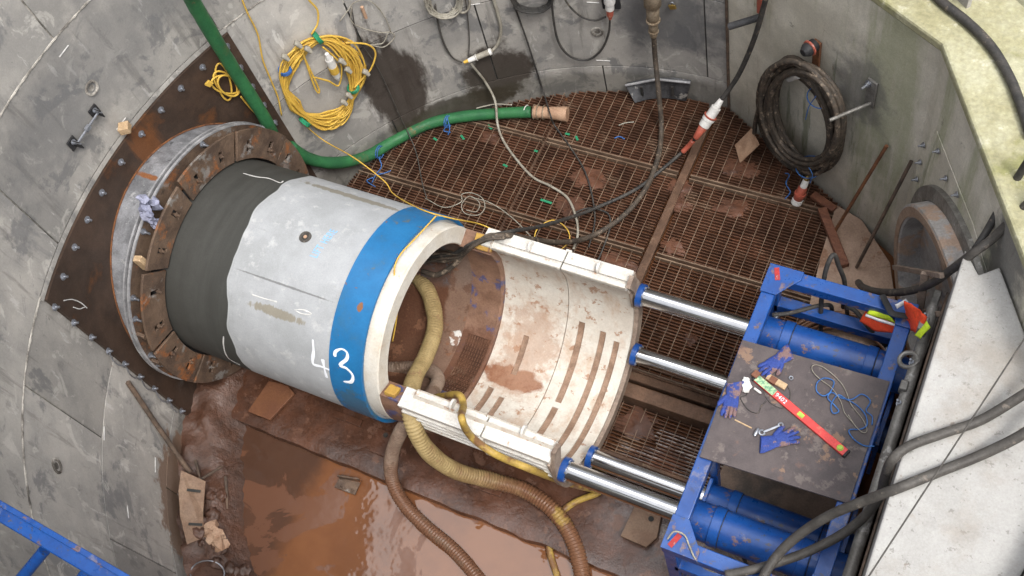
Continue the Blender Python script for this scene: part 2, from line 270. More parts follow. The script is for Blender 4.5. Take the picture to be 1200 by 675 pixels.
# gentle ripples on the water instead of surface noise
def ripple(m, sc, st, dist):
    nt = m.node_tree; N = nt.nodes; L = nt.links
    g = N.new('ShaderNodeNewGeometry'); n = N.new('ShaderNodeTexNoise'); n.inputs['Scale'].default_value = sc; n.inputs['Detail'].default_value = 3
    L.new(g.outputs['Position'], n.inputs['Vector'])
    b = N.new('ShaderNodeBump'); b.inputs['Strength'].default_value = st; b.inputs['Distance'].default_value = dist
    L.new(n.outputs['Fac'], b.inputs['Height']); L.new(b.outputs[0], N['Principled BSDF'].inputs['Normal'])
ripple(M['water'], 3.2, .35, .03)

# ---------------------------------------------------------------- mesh building
WLOC = {}
class MB:
    def __init__(s): s.v = []; s.f = []; s.mi = []; s.m = 0
    def add(s, vs, fs):
        o = len(s.v); s.v += [Vector(v) for v in vs]
        for f in fs: s.f.append([i+o for i in f]); s.mi.append(s.m)
        return s
    def box(s, c, d, u=None, w=None):
        """centre, size, optional x and y axis directions"""
        c = Vector(c); X = Vector(u).normalized() if u is not None else Vector((1, 0, 0))
        if w is not None: Y = Vector(w); Y = (Y-X*Y.dot(X)).normalized(); Z = X.cross(Y)
        else:
            Z = Vector((0, 0, 1))
            if abs(X.z) > .98: Z = Vector((0, 1, 0))
            Y = Z.cross(X).normalized(); Z = X.cross(Y)
        vs = [c+X*(d[0]/2*i)+Y*(d[1]/2*j)+Z*(d[2]/2*k) for i in (-1, 1) for j in (-1, 1) for k in (-1, 1)]
        return s.add(vs, [(0, 1, 3, 2), (4, 6, 7, 5), (0, 4, 5, 1), (2, 3, 7, 6), (0, 2, 6, 4), (1, 5, 7, 3)])
    def prism(s, poly, h):
        """poly: 3D points (counter-clockwise seen against h), extruded by vector h"""
        n = len(poly); h = Vector(h); p = [Vector(q) for q in poly]
        return s.add(p+[q+h for q in p], [list(range(n))[::-1], list(range(n, 2*n))]+[[i, (i+1) % n, n+(i+1) % n, n+i] for i in range(n)])
    def tube(s, pts, r, n=10, closed=False, cap=True, flat=None):
        P = [Vector(p) for p in pts]; m = len(P)
        rr = r if isinstance(r, (list, tuple)) else [r]*m
        T = []
        for i in range(m):
            a = P[(i-1) % m] if (closed or i > 0) else P[0]
            b = P[(i+1) % m] if (closed or i < m-1) else P[-1]
            t = b-a; T.append(t.normalized() if t.length > 1e-9 else Vector((0, 0, 1)))
        nrm = T[0].orthogonal().normalized()
        if flat: nrm = (Vector((0, 0, 1))-T[0]*T[0].z).normalized()
        vs = []
        for i in range(m):
            nrm = nrm-T[i]*nrm.dot(T[i]); nrm = nrm.normalized() if nrm.length > 1e-6 else T[i].orthogonal().normalized()
            if flat:
                q = Vector((0, 0, 1))-T[i]*T[i].z
                if q.length > .05: nrm = q.normalized()
            bn = T[i].cross(nrm)
            for k in range(n):
                a = 2*math.pi*k/n
                vs.append(P[i]+nrm*(math.cos(a)*rr[i]*(flat or 1))+bn*(math.sin(a)*rr[i]))
        fs = []
        for i in range(m if closed else m-1):
            j = (i+1) % m
            for k in range(n):
                l = (k+1) % n; fs.append((i*n+k, i*n+l, j*n+l, j*n+k))
        if cap and not closed: fs += [list(range(n))[::-1], [(m-1)*n+k for k in range(n)]]
        return s.add(vs, fs)
    def cyl(s, a, b, r, n=24, r2=None): return s.tube([a, b], [r, r if r2 is None else r2], n)
    def lathe(s, prof, a0=0, a1=360, n=96, o=None, closed=True):
        """closed profile [(x, r)] turned about the pipe axis"""
        o = o or Vector((0, PY, PZ)); full = abs(a1-a0) >= 359.9; k = len(prof)
        m = n if full else n+1; vs = []
        for i in range(m):
            a = R_(a0+(a1-a0)*i/n)
            for (x, r) in prof: vs.append(o+Vector((x, r*math.cos(a), r*math.sin(a))))
        fs = []
        for i in range(n):
            j = (i+1) % m
            for q in range(k if closed else k-1):
                w = (q+1) % k; fs.append((i*k+q, i*k+w, j*k+w, j*k+q))
        if not full and closed: fs += [list(range(k))[::-1], [(m-1)*k+q for q in range(k)]]
        return s.add(vs, fs)
    def lump(s, c, r, amp=.3, sub=2, seed=0, sc=1.5):
        import bmesh
        b = bmesh.new(); bmesh.ops.create_icosphere(b, subdivisions=sub, radius=1); c = Vector(c)
        vs = []
        for v in b.verts:
            d = 1+amp*noise.noise(v.co*sc+Vector((seed*7.1, seed*3.3, 0)))*2
            vs.append(c+Vector((v.co.x*r[0]*d, v.co.y*r[1]*d, v.co.z*r[2]*d)))
        fs = [[v.index for v in f.verts] for f in b.faces]; b.free()
        return s.add(vs, fs)
    def build(s, name, mats, parent=None, label=None, cat=None, group=None, kind=None, smooth=True, ang=38, bevel=0, origin=True, tint=None):
        me = bpy.data.meshes.new(name)
        if origin:
            n = len(s.v); c = sum(s.v, Vector())/n; c.z = min(v.z for v in s.v)
        else: c = Vector((0, 0, 0))
        me.from_pydata([v-c for v in s.v], [], s.f)
        if not isinstance(mats, (list, tuple)): mats = [mats]
        for m in mats: me.materials.append(M[m])
        if len(mats) > 1: me.polygons.foreach_set('material_index', s.mi)
        import bmesh
        b = bmesh.new(); b.from_mesh(me); bmesh.ops.recalc_face_normals(b, faces=b.faces); b.to_mesh(me); b.free()
        if smooth: me.shade_smooth(); me.set_sharp_from_angle(angle=R_(ang))
        if tint:
            ca = me.color_attributes.new('tint', 'FLOAT_COLOR', 'POINT')
            for i, t in enumerate(tint): ca.data[i].color = (t, t, t*1.0, 1)
        o = bpy.data.objects.new(name, me); COL.objects.link(o)
        WLOC[o.name] = c
        if parent: o.parent = parent; o.location = c-WLOC[parent.name]
        else: o.location = c
        if bevel:
            bv = o.modifiers.new('bevel', 'BEVEL'); bv.width = bevel; bv.segments = 2; bv.limit_method = 'ANGLE'; bv.angle_limit = R_(40)
        tag(o, label, cat, group, kind)
        return o
def tag(o, label=None, cat=None, group=None, kind=None):
    if label: o['label'] = label
    if cat: o['category'] = cat
    if group: o['group'] = group
    if kind: o['kind'] = kind
    return o
def thing(name, label, cat, loc, group=None):
    o = bpy.data.objects.new(name, None); COL.objects.link(o); o.location = loc; o.empty_display_size = .1
    WLOC[o.name] = Vector(loc); return tag(o, label, cat, group)
def copy_tree(o, parent=None):
    c = o.copy(); COL.objects.link(c); c.parent = parent
    for ch in [x for x in bpy.data.objects if x.parent == o]: copy_tree(ch, c)
    return c
def spl(pts, seg=10, closed=False):
    P = [Vector(p) for p in pts]; n = len(P); out = []
    for i in range(n if closed else n-1):
        p0 = P[(i-1) % n] if (closed or i > 0) else P[0]*2-P[1]; p1 = P[i]; p2 = P[(i+1) % n]
        p3 = P[(i+2) % n] if (closed or i < n-2) else P[-1]*2-P[-2]
        for k in range(seg):
            t = k/seg
            out.append(.5*((2*p1)+(p2-p0)*t+(2*p0-5*p1+4*p2-p3)*t*t+(3*p1-p0-3*p2+p3)*t**3))
    if not closed: out.append(P[-1])
    return out
def resample(pts, step):
    out = [pts[0].copy()]; acc = 0
    for a, b in zip(pts, pts[1:]):
        L = (b-a).length; 
        if L < 1e-9: continue
        t = step-acc
        while t <= L: out.append(a+(b-a)*(t/L)); t += step
        acc = (acc+L) % step
    return out
def pth(*pp):
    """points of a path: (px, py, kind, value)"""
    F = dict(z=az, y=ay, x=ax, w=aw, p=ap, a=a1, b=a2)
    return [Vector(p) if len(p) == 3 else F[p[2]](p[0], p[1], p[3]) for p in pp]

import bmesh as _bm
def weld(o, d=1e-4):
    b = _bm.new(); b.from_mesh(o.data); _bm.ops.remove_doubles(b, verts=b.verts, dist=d); _bm.ops.recalc_face_normals(b, faces=b.faces); b.to_mesh(o.data); b.free()
    o.data.shade_smooth(); o.data.set_sharp_from_angle(angle=R_(38))
# ---------------------------------------------------------------- the setting
def floor_h(x, y):
    r = math.hypot(x, y); nz = noise.noise(Vector((x*1.7, y*1.7, 0)))
    n2 = noise.noise(Vector((x*6, y*6, 3))); n3 = noise.noise(Vector((x*15, y*15, 9)))
    h = -.30+.02*nz
    if y < -1.05 or (x < -2.35 and y < -.2):
        a = math.degrees(math.atan2(y, x))
        e = max(0, min(1, (r-2.62-.10*nz-.05*n2)/.55)); e = e*e*(3-2*e)
        if a < -112: h += e*(.42+.05*n2)
        if e > .05 and a < -112: h += .05*n2+.045*n3+.02*noise.noise(Vector((x*34, y*34, 9)))
    return h
m = MB(); n = 150; g = 3.55
idx = {}
for i in range(n+1):
    for j in range(n+1):
        x = -g+2*g*i/n; y = -g+2*g*j/n
        m.v.append(Vector((x, y, floor_h(x, y))))
for i in range(n):
    for j in range(n):
        a = i*(n+1)+j; m.f.append([a, a+n+1, a+n+2, a+1]); m.mi.append(0)
m.build('mud_floor', 'mud', kind='structure', origin=False, ang=180)
m = MB(); vs = []
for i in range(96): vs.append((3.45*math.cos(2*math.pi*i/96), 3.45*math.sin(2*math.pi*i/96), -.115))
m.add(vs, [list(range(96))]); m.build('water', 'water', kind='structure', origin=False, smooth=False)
# muddy slab beside the pipe, its broken edge towards the water
m = MB()
edge = []
for i in range(60):
    x = -2.95+i*(5.4/59); edge.append((x, -1.075-.022*x*0-.012*noise.noise(Vector((x*6, 0, 0)))*3, 0))
top = []; nx = 90; ny = 12
for i in range(nx+1):
    x = -3.1+5.6*i/nx
    for j in range(ny+1):
        t = j/ny; yy = -1.10-.025*noise.noise(Vector((x*5, 1, 0)))+t*.66
        zz = -.006+.014*noise.noise(Vector((x*3, yy*3, 5)))+.007*noise.noise(Vector((x*11, yy*11, 5)))-(.008 if j == 0 else 0)
        top.append((x, yy, zz))
fs = []
for i in range(nx):
    for j in range(ny): a = i*(ny+1)+j; fs.append((a, a+ny+1, a+ny+2, a+1))
m.add(top, fs)
b0 = [(top[i*(ny+1)][0], top[i*(ny+1)][1]-.01, -.31) for i in range(nx+1)]
o = len(m.v); m.v += [Vector(q) for q in b0]
for i in range(nx): m.f.append([i*(ny+1), o+i, o+i+1, (i+1)*(ny+1)]); m.mi.append(0)
b1 = [(top[i*(ny+1)+ny][0], top[i*(ny+1)+ny][1]+.01, -.31) for i in range(nx+1)]
o = len(m.v); m.v += [Vector(q) for q in b1]
for i in range(nx): m.f.append([i*(ny+1)+ny, (i+1)*(ny+1)+ny, o+i+1, o+i]); m.mi.append(0)
m.build('slab', 'slab', kind='structure', origin=False, ang=40)
# surrounding ground level, shaft mouth left open, dropped low on the mostly unseen right side to let light in
m = MB(); k = 144; rs_ = (3.37, 3.66, 4.5, 6.5, 8.0, 8.02, 12, 40, 150)
for r in rs_:
    for i in range(k):
        a = 2*math.pi*i/k; d = ((math.degrees(a)+180) % 360)-180; low = -92 < d < 73
        z = 4.365
        if low and r < 8.01: z = 2.50 if d > -2 else 2.37
        z += .03*noise.noise(Vector((r*math.cos(a), r*math.sin(a), 0))) if r > 4 else 0
        m.v.append(Vector((r*math.cos(a), r*math.sin(a), z)))
for q in range(len(rs_)-1):
    for i in range(k): m.f.append([q*k+i, q*k+(i+1) % k, (q+1)*k+(i+1) % k, (q+1)*k+i]); m.mi.append(0)
m.build('ground', 'copingdark', kind='structure', origin=False, smooth=False)

# segmental shaft lining: every panel a curved slab with an open joint round it
rings = [(-.45, .33, 106.4, 36), (.33, 1.36, 89.25, 34.5), (1.36, 2.37, 141.5, 35.7), (2.37, 3.355, 194.7, 36), (3.355, 4.37, 176.7, 36)]
lining = thing('shaft_lining', 'grey segmental concrete wall curving round the whole shaft', 'wall', (0, 0, -.45))
m = MB(); tint = []
for ri, (z0, z1, a0, da) in enumerate(rings):
    k = round(360/da)
    for q in range(k):
        s = a0+q*360/k if ri != 1 else a0+q*34.5
        e = s+(360/k if ri != 1 else 34.5)
        if ri >= 3 and -82 < ((s+e)/2+180) % 360-180 < 62: continue
        if ri == 1 and q == k-1: e = a0+360
        g = .0075
        da_ = math.degrees(g/SR); t = random.uniform(.78, 1.12)
        na = 14; zs = [z0+g, (z0*2+z1)/3, (z0+2*z1)/3, z1-g]
        base = len(m.v)
        for i in range(na+1):
            a = R_(s+da_+(e-s-2*da_)*i/na); c = math.cos(a); sn = math.sin(a)
            for (rr, zz) in [(SR+.03, zs[0])]+[(SR, z) for z in zs]+[(SR+.03, zs[-1])]:
                m.v.append(Vector((rr*c, rr*sn, zz))); tint.append(t)
        for i in range(na):
            for j in range(5):
                a_ = base+i*6+j; m.f.append([a_, a_+6, a_+7, a_+1]); m.mi.append(0)
        for i in (0, na):
            m.f.append([base+i*6+j for j in range(6)]); m.mi.append(0)
m.build('ring_segments', 'lining', lining, smooth=True, ang=30, tint=tint)
for rr0, zz in ((0, 0),):
    m = MB(); k = 96
    gap = lambda i: -93 < ((360*(i+.5)/k+180) % 360)-180 < 74
    for (za, zb, mi_) in ((-.45, 1.9, 0), (1.9, 2.4, 1), (2.4, 4.36, 1)):
        m.m = mi_; vs = []
        for i in range(k):
            a = 2*math.pi*i/k
            for z in (za, zb): vs.append(((SR+.012)*math.cos(a), (SR+.012)*math.sin(a), z))
        m.add(vs, [(2*i, 2*((i+1) % k), 2*((i+1) % k)+1, 2*i+1) for i in range(k) if za < 2.3 or not gap(i)])
    m.m = 2; vs = []
    for i in range(k):
        a = 2*math.pi*i/k
        for z in (-.45, 2.5 if gap(i) else 4.36): vs.append((3.66*math.cos(a), 3.66*math.sin(a), z))
    m.add(vs, [(2*i, 2*((i+1) % k), 2*((i+1) % k)+1, 2*i+1) for i in range(k)])
    m.build('joint_backing', ['joint', 'mortar', 'headwall'], lining, smooth=True, ang=30)
def wframe(p):
    """inward normal, tangent (counter-clockwise), up at a wall point"""
    n = Vector((-p.x, -p.y, 0)).normalized(); return n, Vector((0, 0, 1)).cross(n), Vector((0, 0, 1))
def wp(ang, z, off=0.0):
    a = R_(ang); return Vector(((SR-off)*math.cos(a), (SR-off)*math.sin(a), z))
for zj, a0_, a1_ in ((3.355, 150, 196), (2.367, 143, 158), (2.367, 202, 246)):
    m = MB(); P = [wp(a0_+(a1_-a0_)*i/90, zj+.003*noise.noise(Vector((i*.7, zj, 0))), -.001) for i in range(91)]
    m.tube(P, [.0085+.006*noise.noise(Vector((i*.9, 4, zj))) for i in range(91)], 6); m.build('mortar_joint', 'mortar', lining)
# grout sockets and cast-in slots of the segments
for (x, y) in ((107, 103), (700, 37), (66, 546)):
    p = aw(x, y, 0); nn, t, u = wframe(p); m = MB()
    ring = [p+nn*.004+t*(.05*math.cos(a))+u*(.05*math.sin(a)) for a in [2*math.pi*i/20 for i in range(20)]]
    m.tube(ring, .011, 6, closed=True); m.cyl(p-nn*.01, p+nn*.003, .025, 16); m.build('grout_socket', 'mortar', lining)
for (x, y, dx, dy) in ((75, 60, 13, -17), (142, 145, 13, -17), (122, 508, 0, 20), (182, 545, 0, 22), (707, 71, 20, 1), (695, 3, 18, 1), (557, 5, 14, -2), (150, 600, 2, 18)):
    p = aw(x-dx*.4, y-dy*.4, .002); q = aw(x+dx*.4, y+dy*.4, .002); m = MB(); m.tube([p, (p+q)/2, q], .0045, 6); m.build('cast_slot', 'chalk', lining)

# concrete headwall with coping
m = MB()
poly = [(.25, 3.352), (2.06, 2.3), (3.16, .395), (3.345, .25)]
poly2 = poly+[(3.655*math.cos(R_(a)), 3.655*math.sin(R_(a))) for a in range(4, 76, 4)]+[(3.352*math.cos(R_(a)), 3.352*math.sin(R_(a))) for a in (76, 82)]
for a in range(6, 85, 6): poly.append((3.352*math.cos(R_(a)), 3.352*math.sin(R_(a))))
hw = thing('angled_headwall', 'algae streaked cast concrete wall with two flat faces meeting at a corner', 'wall', (2.3, 2.3, -.3))
m.prism([(x, y, -.3) for x, y in poly], (0, 0, 2.82)); m.build('wall_face', 'headwall', hw, smooth=False, bevel=.012)
m = MB(); m.prism([(x-.012*(1 if i < 3 else 0), y-.010*(1 if i < 3 else 0), 2.523) for i, (x, y) in enumerate(poly2)], (0, 0, .085)); m.build('coping', 'coping', hw, smooth=False, bevel=.02)
m = MB(); m.cyl(W1O+W1N*-.004+Vector((.0, -.006, -.1)), W1O+W1N*-.004+Vector((0, -.006, 2.5)), .014, 8); m.build('corner_joint', 'darkbar', hw)

# ---------------------------------------------------------------- curved steel plate, its bolts
SPL = thing('steel_headwall_plate', 'dark rusty brown curved steel plate bolted to the wall round the pipe entry', 'plate', (-3.3, 0, -.3))
m = MB(); na = 30; vs = []
for i in range(na+1):
    a = 157.9+(202.1-157.9)*i/na
    zt = 2.33+.0
    for (off, z) in ((.005, -.3), (.03, -.3), (.03, zt), (.005, zt)): vs.append(wp(a, z, off))
fs = [(i*4+q, i*4+(q+1) % 4, (i+1)*4+(q+1) % 4, (i+1)*4+q) for i in range(na) for q in range(4)]+[(0, 1, 2, 3), (na*4+3, na*4+2, na*4+1, na*4)]
m.add(vs, fs); m.build('curved_plate', 'plate', SPL)
def boltmb(p, nn, r=.022, h=.028):
    m = MB(); m.tube([p, p+nn*.006], r*1.5, 12); m.tube([p+nn*.006, p+nn*(.006+h*.6)], r, 6); m.tube([p+nn*.01, p+nn*(.01+h*1.5)], r*.5, 8); return m
ys = [.945, .711, .479, .233, -.043, -.327, -.567, -.799, -1.035]
bp = [(y, 2.245) for y in ys]+[(-1.262, z) for z in (2.235, 1.986, 1.74, 1.496, 1.25, 1.0, .76, .5, .26)]+[(1.19, z) for z in (2.24, 1.98, 1.736, 1.489, 1.24)]
for y, z in bp:
    p = Vector((-math.sqrt((SR-.03)**2-y*y), y, z)); boltmb(p, wframe(p)[0], .019, .02).build('bolt', 'bolt', SPL, ang=25)
m = MB(); lz = [1.496, 1.25, 1.0, .76, .5, .26]; pts = []
for za, zb in zip(lz, lz[1:]):
    for t in (0, .33, .66): pts.append(Vector((-math.sqrt((SR-.055)**2-1.262**2), -1.262-.028*math.sin(t*3.14)-.012, za+(zb-za)*t)))
m.tube(spl(pts, 4), .006, 6)
m.build('lacing_wire', 'bolt', SPL)
for j, (pts) in enumerate([pth((75, 352, 'w', .035), (85, 351, 'w', .035), (95, 355, 'w', .035), (102, 361, 'w', .035)), pth((86, 360, 'w', .035), (93, 362, 'w', .035), (99, 360, 'w', .035))]):
    MB().tube(spl(pts, 5), .004, 5).build('scuff_mark', 'chalk', SPL)
# lip of mortar above the plate
m = MB(); vs = []
for i in range(na+1):
    a = 157.6+(202.4-157.6)*i/na; z0 = 2.335; j = .006*noise.noise(Vector((a*.8, 0, 0)))
    for (off, z) in ((0, z0), (.012+j*.3, z0), (.004, z0+.03+j), (0, z0+.035)): vs.append(wp(a, z, off))
m.add(vs, [(i*4+q, i*4+(q+1) % 4, (i+1)*4+(q+1) % 4, (i+1)*4+q) for i in range(na) for q in range(4)]+[(0, 1, 2, 3), (na*4+3, na*4+2, na*4+1, na*4)])
m.build('mortar_lip', 'lining', SPL, tint=[.62]*len(vs))

# ---------------------------------------------------------------- entry seal
SEAL = thing('entry_seal', 'round rusty seal ring with slotted clamp plates gripping the dark pipe end', 'pipe seal', (-3.1, 0, -.15))
m = MB(); m.lathe([(-3.36, 1.07), (-3.06, 1.07), (-3.06, 1.03), (-3.36, 1.03)], n=120); m.build('sleeve', 'stub', SEAL)
# weld bead where the sleeve meets the curved plate
m = MB(); pts = []
for i in range(120):
    a = 2*math.pi*i/120; y = PY+1.078*math.cos(a); z = PZ+1.078*math.sin(a); pts.append(Vector((-math.sqrt((SR-.03)**2-y*y), y, z)))
m.tube(pts, .009, 6, closed=True); m.build('weld_bead', 'rustline', SEAL)
m = MB(); m.lathe([(-3.075, 1.13), (-3.06, 1.13), (-3.06, 1.0), (-3.075, 1.0)], n=120); m.build('rear_flange', 'flange', SEAL)
m = MB(); m.lathe([(-3.058, 1.11), (-3.038, 1.11), (-3.038, .9), (-3.058, .9)], n=120); m.build('rubber_gasket', 'rubber', SEAL)
m = MB(); m.lathe([(-3.035, 1.125), (-3.015, 1.125), (-3.015, .9), (-3.035, .9)], n=120); m.build('front_flange', ['clamp'], SEAL)
m = MB(); m.lathe([(-3.034, 1.131), (-3.012, 1.131), (-3.012, 1.117), (-3.034, 1.117)], n=120); m.build('bright_edge', 'flange', SEAL)
# clamp plates, two slots and a nut in each
starts = [15.3, 52.5, 89.7, 127.3, 165.5, 200, 236, 272, 308.6, 345]
for i, s in enumerate(starts):
    e = starts[(i+1) % len(starts)]+(360 if i == len(starts)-1 else 0)
    if s < 15.3: continue
    x0 = -2.915+random.uniform(-.008, .008)
    a0, a1_ = s+.8, e-.8; ro = 1.115+random.uniform(-.015, .01)
    sl = [a0+(a1_-a0)*f for f in (.27, .76)]
    cells = [a0]
    for c in sl: cells += [c-1.25, c+1.25]
    cells.append(a1_)
    rs = [.865, .925, 1.02, ro]; m = MB()
    P = lambda a, r, x: Vector((x, PY+r*math.cos(R_(a)), PZ+r*math.sin(R_(a))))
    for q in range(len(cells)-1):
        sub = 5 if q % 2 == 0 else 1
        for t in range(sub):
            b0 = cells[q]+(cells[q+1]-cells[q])*t/sub; b1 = cells[q]+(cells[q+1]-cells[q])*(t+1)/sub
            for w in range(3):
                if q % 2 == 1 and w == 1: continue
                ra, rb = rs[w], rs[w+1]
                vs = [P(b, r, x) for x in (x0, x0+.022) for (b, r) in ((b0, ra), (b1, ra), (b1, rb), (b0, rb))]
                m.add(vs, [(0, 1, 2, 3), (4, 7, 6, 5), (0, 4, 5, 1), (1, 5, 6, 2), (2, 6, 7, 3), (3, 7, 4, 0)])
    cp = m.build('clamp_plate', 'clamp', SEAL, smooth=False)
    weld(cp); cp.modifiers.new('bevel', 'BEVEL').width = .003
    for c in sl:
        rr = random.uniform(.935, 1.0); p = P(c, rr, x0+.022)
        b = MB(); b.tube([p-Vector((.08, 0, 0)), p+Vector((.035, 0, 0))], .010, 8); b.tube([p+Vector((.002, 0, 0)), p+Vector((.012, 0, 0))], .016, 6)
        b.box(p+Vector((.0, 0, 0)), (.008, .034, .034)); b.build('clamp_nut', 'clamp', cp, smooth=False)
# studs holding the flange
for a in (66, 112, 140, 150, 172, 180, 195, 212):
    r = 1.09; p = Vector((-3.015, PY+r*math.cos(R_(a)), PZ+r*math.sin(R_(a)))); boltmb(p, Vector((1, 0, 0)), .018, .04).build('stud', 'bolt', SEAL, ang=25)
m = MB()
for a in (158, 176): m.box(Vector((-3.0, PY+1.10*math.cos(R_(a)), PZ+1.10*math.sin(R_(a)))), (.12, .03, .05))
m.build('spacer_bracket', 'clamp', SEAL, smooth=False, bevel=.003)
m = MB(); m.lathe([(-3.04, .87), (-2.95, .87), (-2.95, .848), (-3.04, .848)], n=96); m.build('rubber_lip', 'rubber', SEAL)
# rag and timber wedged in the seal
m = MB()
for k_ in range(6):
    p = ax(172+random.uniform(-5, 14), 233+k_*6, -2.97); m.lump(p, (.05, .035, .05), .5, 2, k_, 2.2)
m.build('rag', 'rag', label='crumpled grey blue rag tucked behind the clamp plates of the seal', cat='rag')
p = ax(167, 308, -2.97); m = MB(); m.box(p, (.07, .05, .14), (0.9, .2, .1)); m.build('timber_wedge', 'lightwood', label='small pale timber wedge stuck beside the clamp plates', cat='wedge', bevel=.004)
p = aw(146, 150, .07); m = MB(); m.box(p, (.08, .08, .06), (.8, .5, 0)); m.build('timber_block', 'lightwood', label='small pale wooden block sitting on the top edge of the rusty plate', cat='wood block', bevel=.004)

# ---------------------------------------------------------------- the jacking pipe
PIPE = thing('jacking_pipe', 'large grey concrete pipe with blue end band, sprayed 43 on its side', 'pipe', (-2.2, 0, .12))
m = MB(); m.lathe([(-4.2, .843), (-1.36, .843), (-1.34, .835), (-1.1, .835), (-1.1, .66), (-4.2, .66)], n=160); m.build('barrel', ['pipe'], PIPE)
m = MB(); m.lathe([(-4.1, .655), (-.99, .655), (-.99, .6595), (-4.1, .6595)], n=120); m.build('bore_lining', 'bore', PIPE)
m = MB(); m.lathe([(-1.375, .842), (-1.372, .849), (-1.088, .849), (-1.085, .842), (-1.09, .82), (-1.37, .82)], n=160); m.build('steel_collar', 'collar', PIPE)
m = MB(); m.lathe([(-1.13, .80), (-.988, .80), (-.978, .79), (-.978, .668), (-.986, .66), (-1.13, .66)], n=160); m.build('spigot_ring', 'spigot', PIPE, ang=25)
m = MB(); p = ap(358, 278); nn = Vector((0, p.y-PY, p.z-PZ)).normalized()
m.tube([p+nn*.004+Vector((.038*math.cos(a), .038*math.sin(a), 0)) for a in [2*math.pi*i/20 for i in range(20)]], .011, 6, closed=True)
ls = m.build('lifting_socket', 'greycable', PIPE); 
m = MB(); m.cyl(p-nn*.02, p+nn*.005, .034, 16); m.build('socket_recess', 'joint', ls)
m = MB(); m.cyl(p, p+nn*.01, .014, 12); m.build('socket_pin', 'tanfit', ls)
# sprayed number
def stroke(mb, px, w, rr=.8445):
    P = resample(spl([ap(x, y, rr) for x, y in px], 10), .008)
    vs = []; n_ = len(P)
    for i, q in enumerate(P):
        t = (P[min(i+1, n_-1)]-P[max(i-1, 0)]).normalized(); rn = Vector((0, q.y-PY, q.z-PZ)).normalized(); sd = t.cross(rn).normalized()
        ww = w*(.9+.7*noise.noise(q*9))*(1 if 0 < i < n_-1 else .6)
        for s_ in (-1, -.5, 0, .5, 1):
            v = q+sd*ww*s_; d = Vector((0, v.y-PY, v.z-PZ)).normalized()*(rr+(.0015 if abs(s_) < .9 else 0)); vs.append(Vector((v.x, PY+d.y, PZ+d.z)))
    mb.add(vs, [(i*5+k, i*5+k+1, (i+1)*5+k+1, (i+1)*5+k) for i in range(n_-1) for k in range(4)])
cv = lambda L: [(330+x/5.62, 360+y/5.62) for x, y in L]
m = MB(); stroke(m, cv([(205, 212), (210, 290), (207, 372), (262, 392), (345, 427)]), .0135); stroke(m, cv([(270, 342), (281, 402), (298, 467)]), .013)
m.build('sprayed_digit', 'paint', PIPE)
m = MB(); stroke(m, cv([(350, 325), (355, 293), (395, 276), (430, 300), (428, 342), (385, 382), (430, 405), (468, 450), (458, 492), (405, 490)]), .0125, .8515)
m.build('sprayed_digit', 'paint', PIPE)
def text_mesh(txt, size):
    cu = bpy.data.curves.new('lettering', 'FONT'); cu.body = txt; cu.size = size; cu.space_character = 1.1
    ob = bpy.data.objects.new('lettering', cu); COL.objects.link(ob)
    dg = bpy.context.evaluated_depsgraph_get(); me = ob.evaluated_get(dg).to_mesh()
    vs = [v.co.copy() for v in me.vertices]; fs = [list(p.vertices) for p in me.polygons]
    ob.evaluated_get(dg).to_mesh_clear(); bpy.data.objects.remove(ob); bpy.data.curves.remove(cu)
    return vs, fs
vs, fs = text_mesh('LIFT HERE', .085); w = max(v.x for v in vs)
p0 = ap(371, 303); p1 = ap(396, 271)
t0 = math.atan2(p0.z-PZ, p0.y-PY); t1 = math.atan2(p1.z-PZ, p1.y-PY)
out = []
for v in vs:
    f = v.x/w; a = t0+(t1-t0)*f; x = p0.x+(p1.x-p0.x)*f - v.y*1.1
    out.append(Vector((x, PY+.8450*math.cos(a), PZ+.8450*math.sin(a))))
MB().add(out, fs).build('stencil_lettering', 'bluepaint', PIPE, smooth=False)
# scrape marks on the crown of the pipe
for pts in ([(285, 203), (300, 207), (315, 209), (328, 214), (332, 212)], [(295, 345), (310, 350), (325, 354)], [(345, 363), (355, 363), (365, 368), (355, 368), (346, 364)], [(262, 394), (262, 405), (268, 420), (282, 428)]):
    m = MB(); stroke(m, pts, .006); m.build('scrape_mark', 'chalk', PIPE)
# ring in the mouth of the pipe
PR = thing('pressure_ring', 'muddy steel half ring with blue paint traces between pipe mouth and white shell', 'steel ring', (-.83, 0, .2))
m = MB(); m.lathe([(-.977, .80), (-.70, .80), (-.70, .665), (-.715, .652), (-.989, .652), (-.989, .659), (-.977, .659)], -200, 20, n=90); m.build('ring_body', 'inner', PR)
m = MB(); m.lathe([(-.86, .79), (-.70, .79), (-.70, .668), (-.86, .668)], 20.3, 24, n=6); m.build('yellow_pad', 'yellow', PR, bevel=.004)
m = MB(); m.lathe([(-.94, .79), (-.85, .79), (-.85, .70), (-.94, .70)], -203, -200.3, n=6); m.build('yellow_pad', 'yellow', PR, bevel=.004)
# chequered drain mesh in the bottom
m = MB()
for i in range(9):
    x = -.93+i*.024; m.lathe([(x, .655), (x+.009, .655), (x+.009, .640), (x, .640)], -118, -68, n=20)
for i in range(17):
    a = R_(-118+i*50/16); c = Vector((-.83, PY+.645*math.cos(a), PZ+.645*math.sin(a))); m.box(c, (.21, .006, .008), (1, 0, 0), (0, -math.sin(a), math.cos(a)))
m.build('drain_mesh', 'rustgrate', PR, smooth=False)

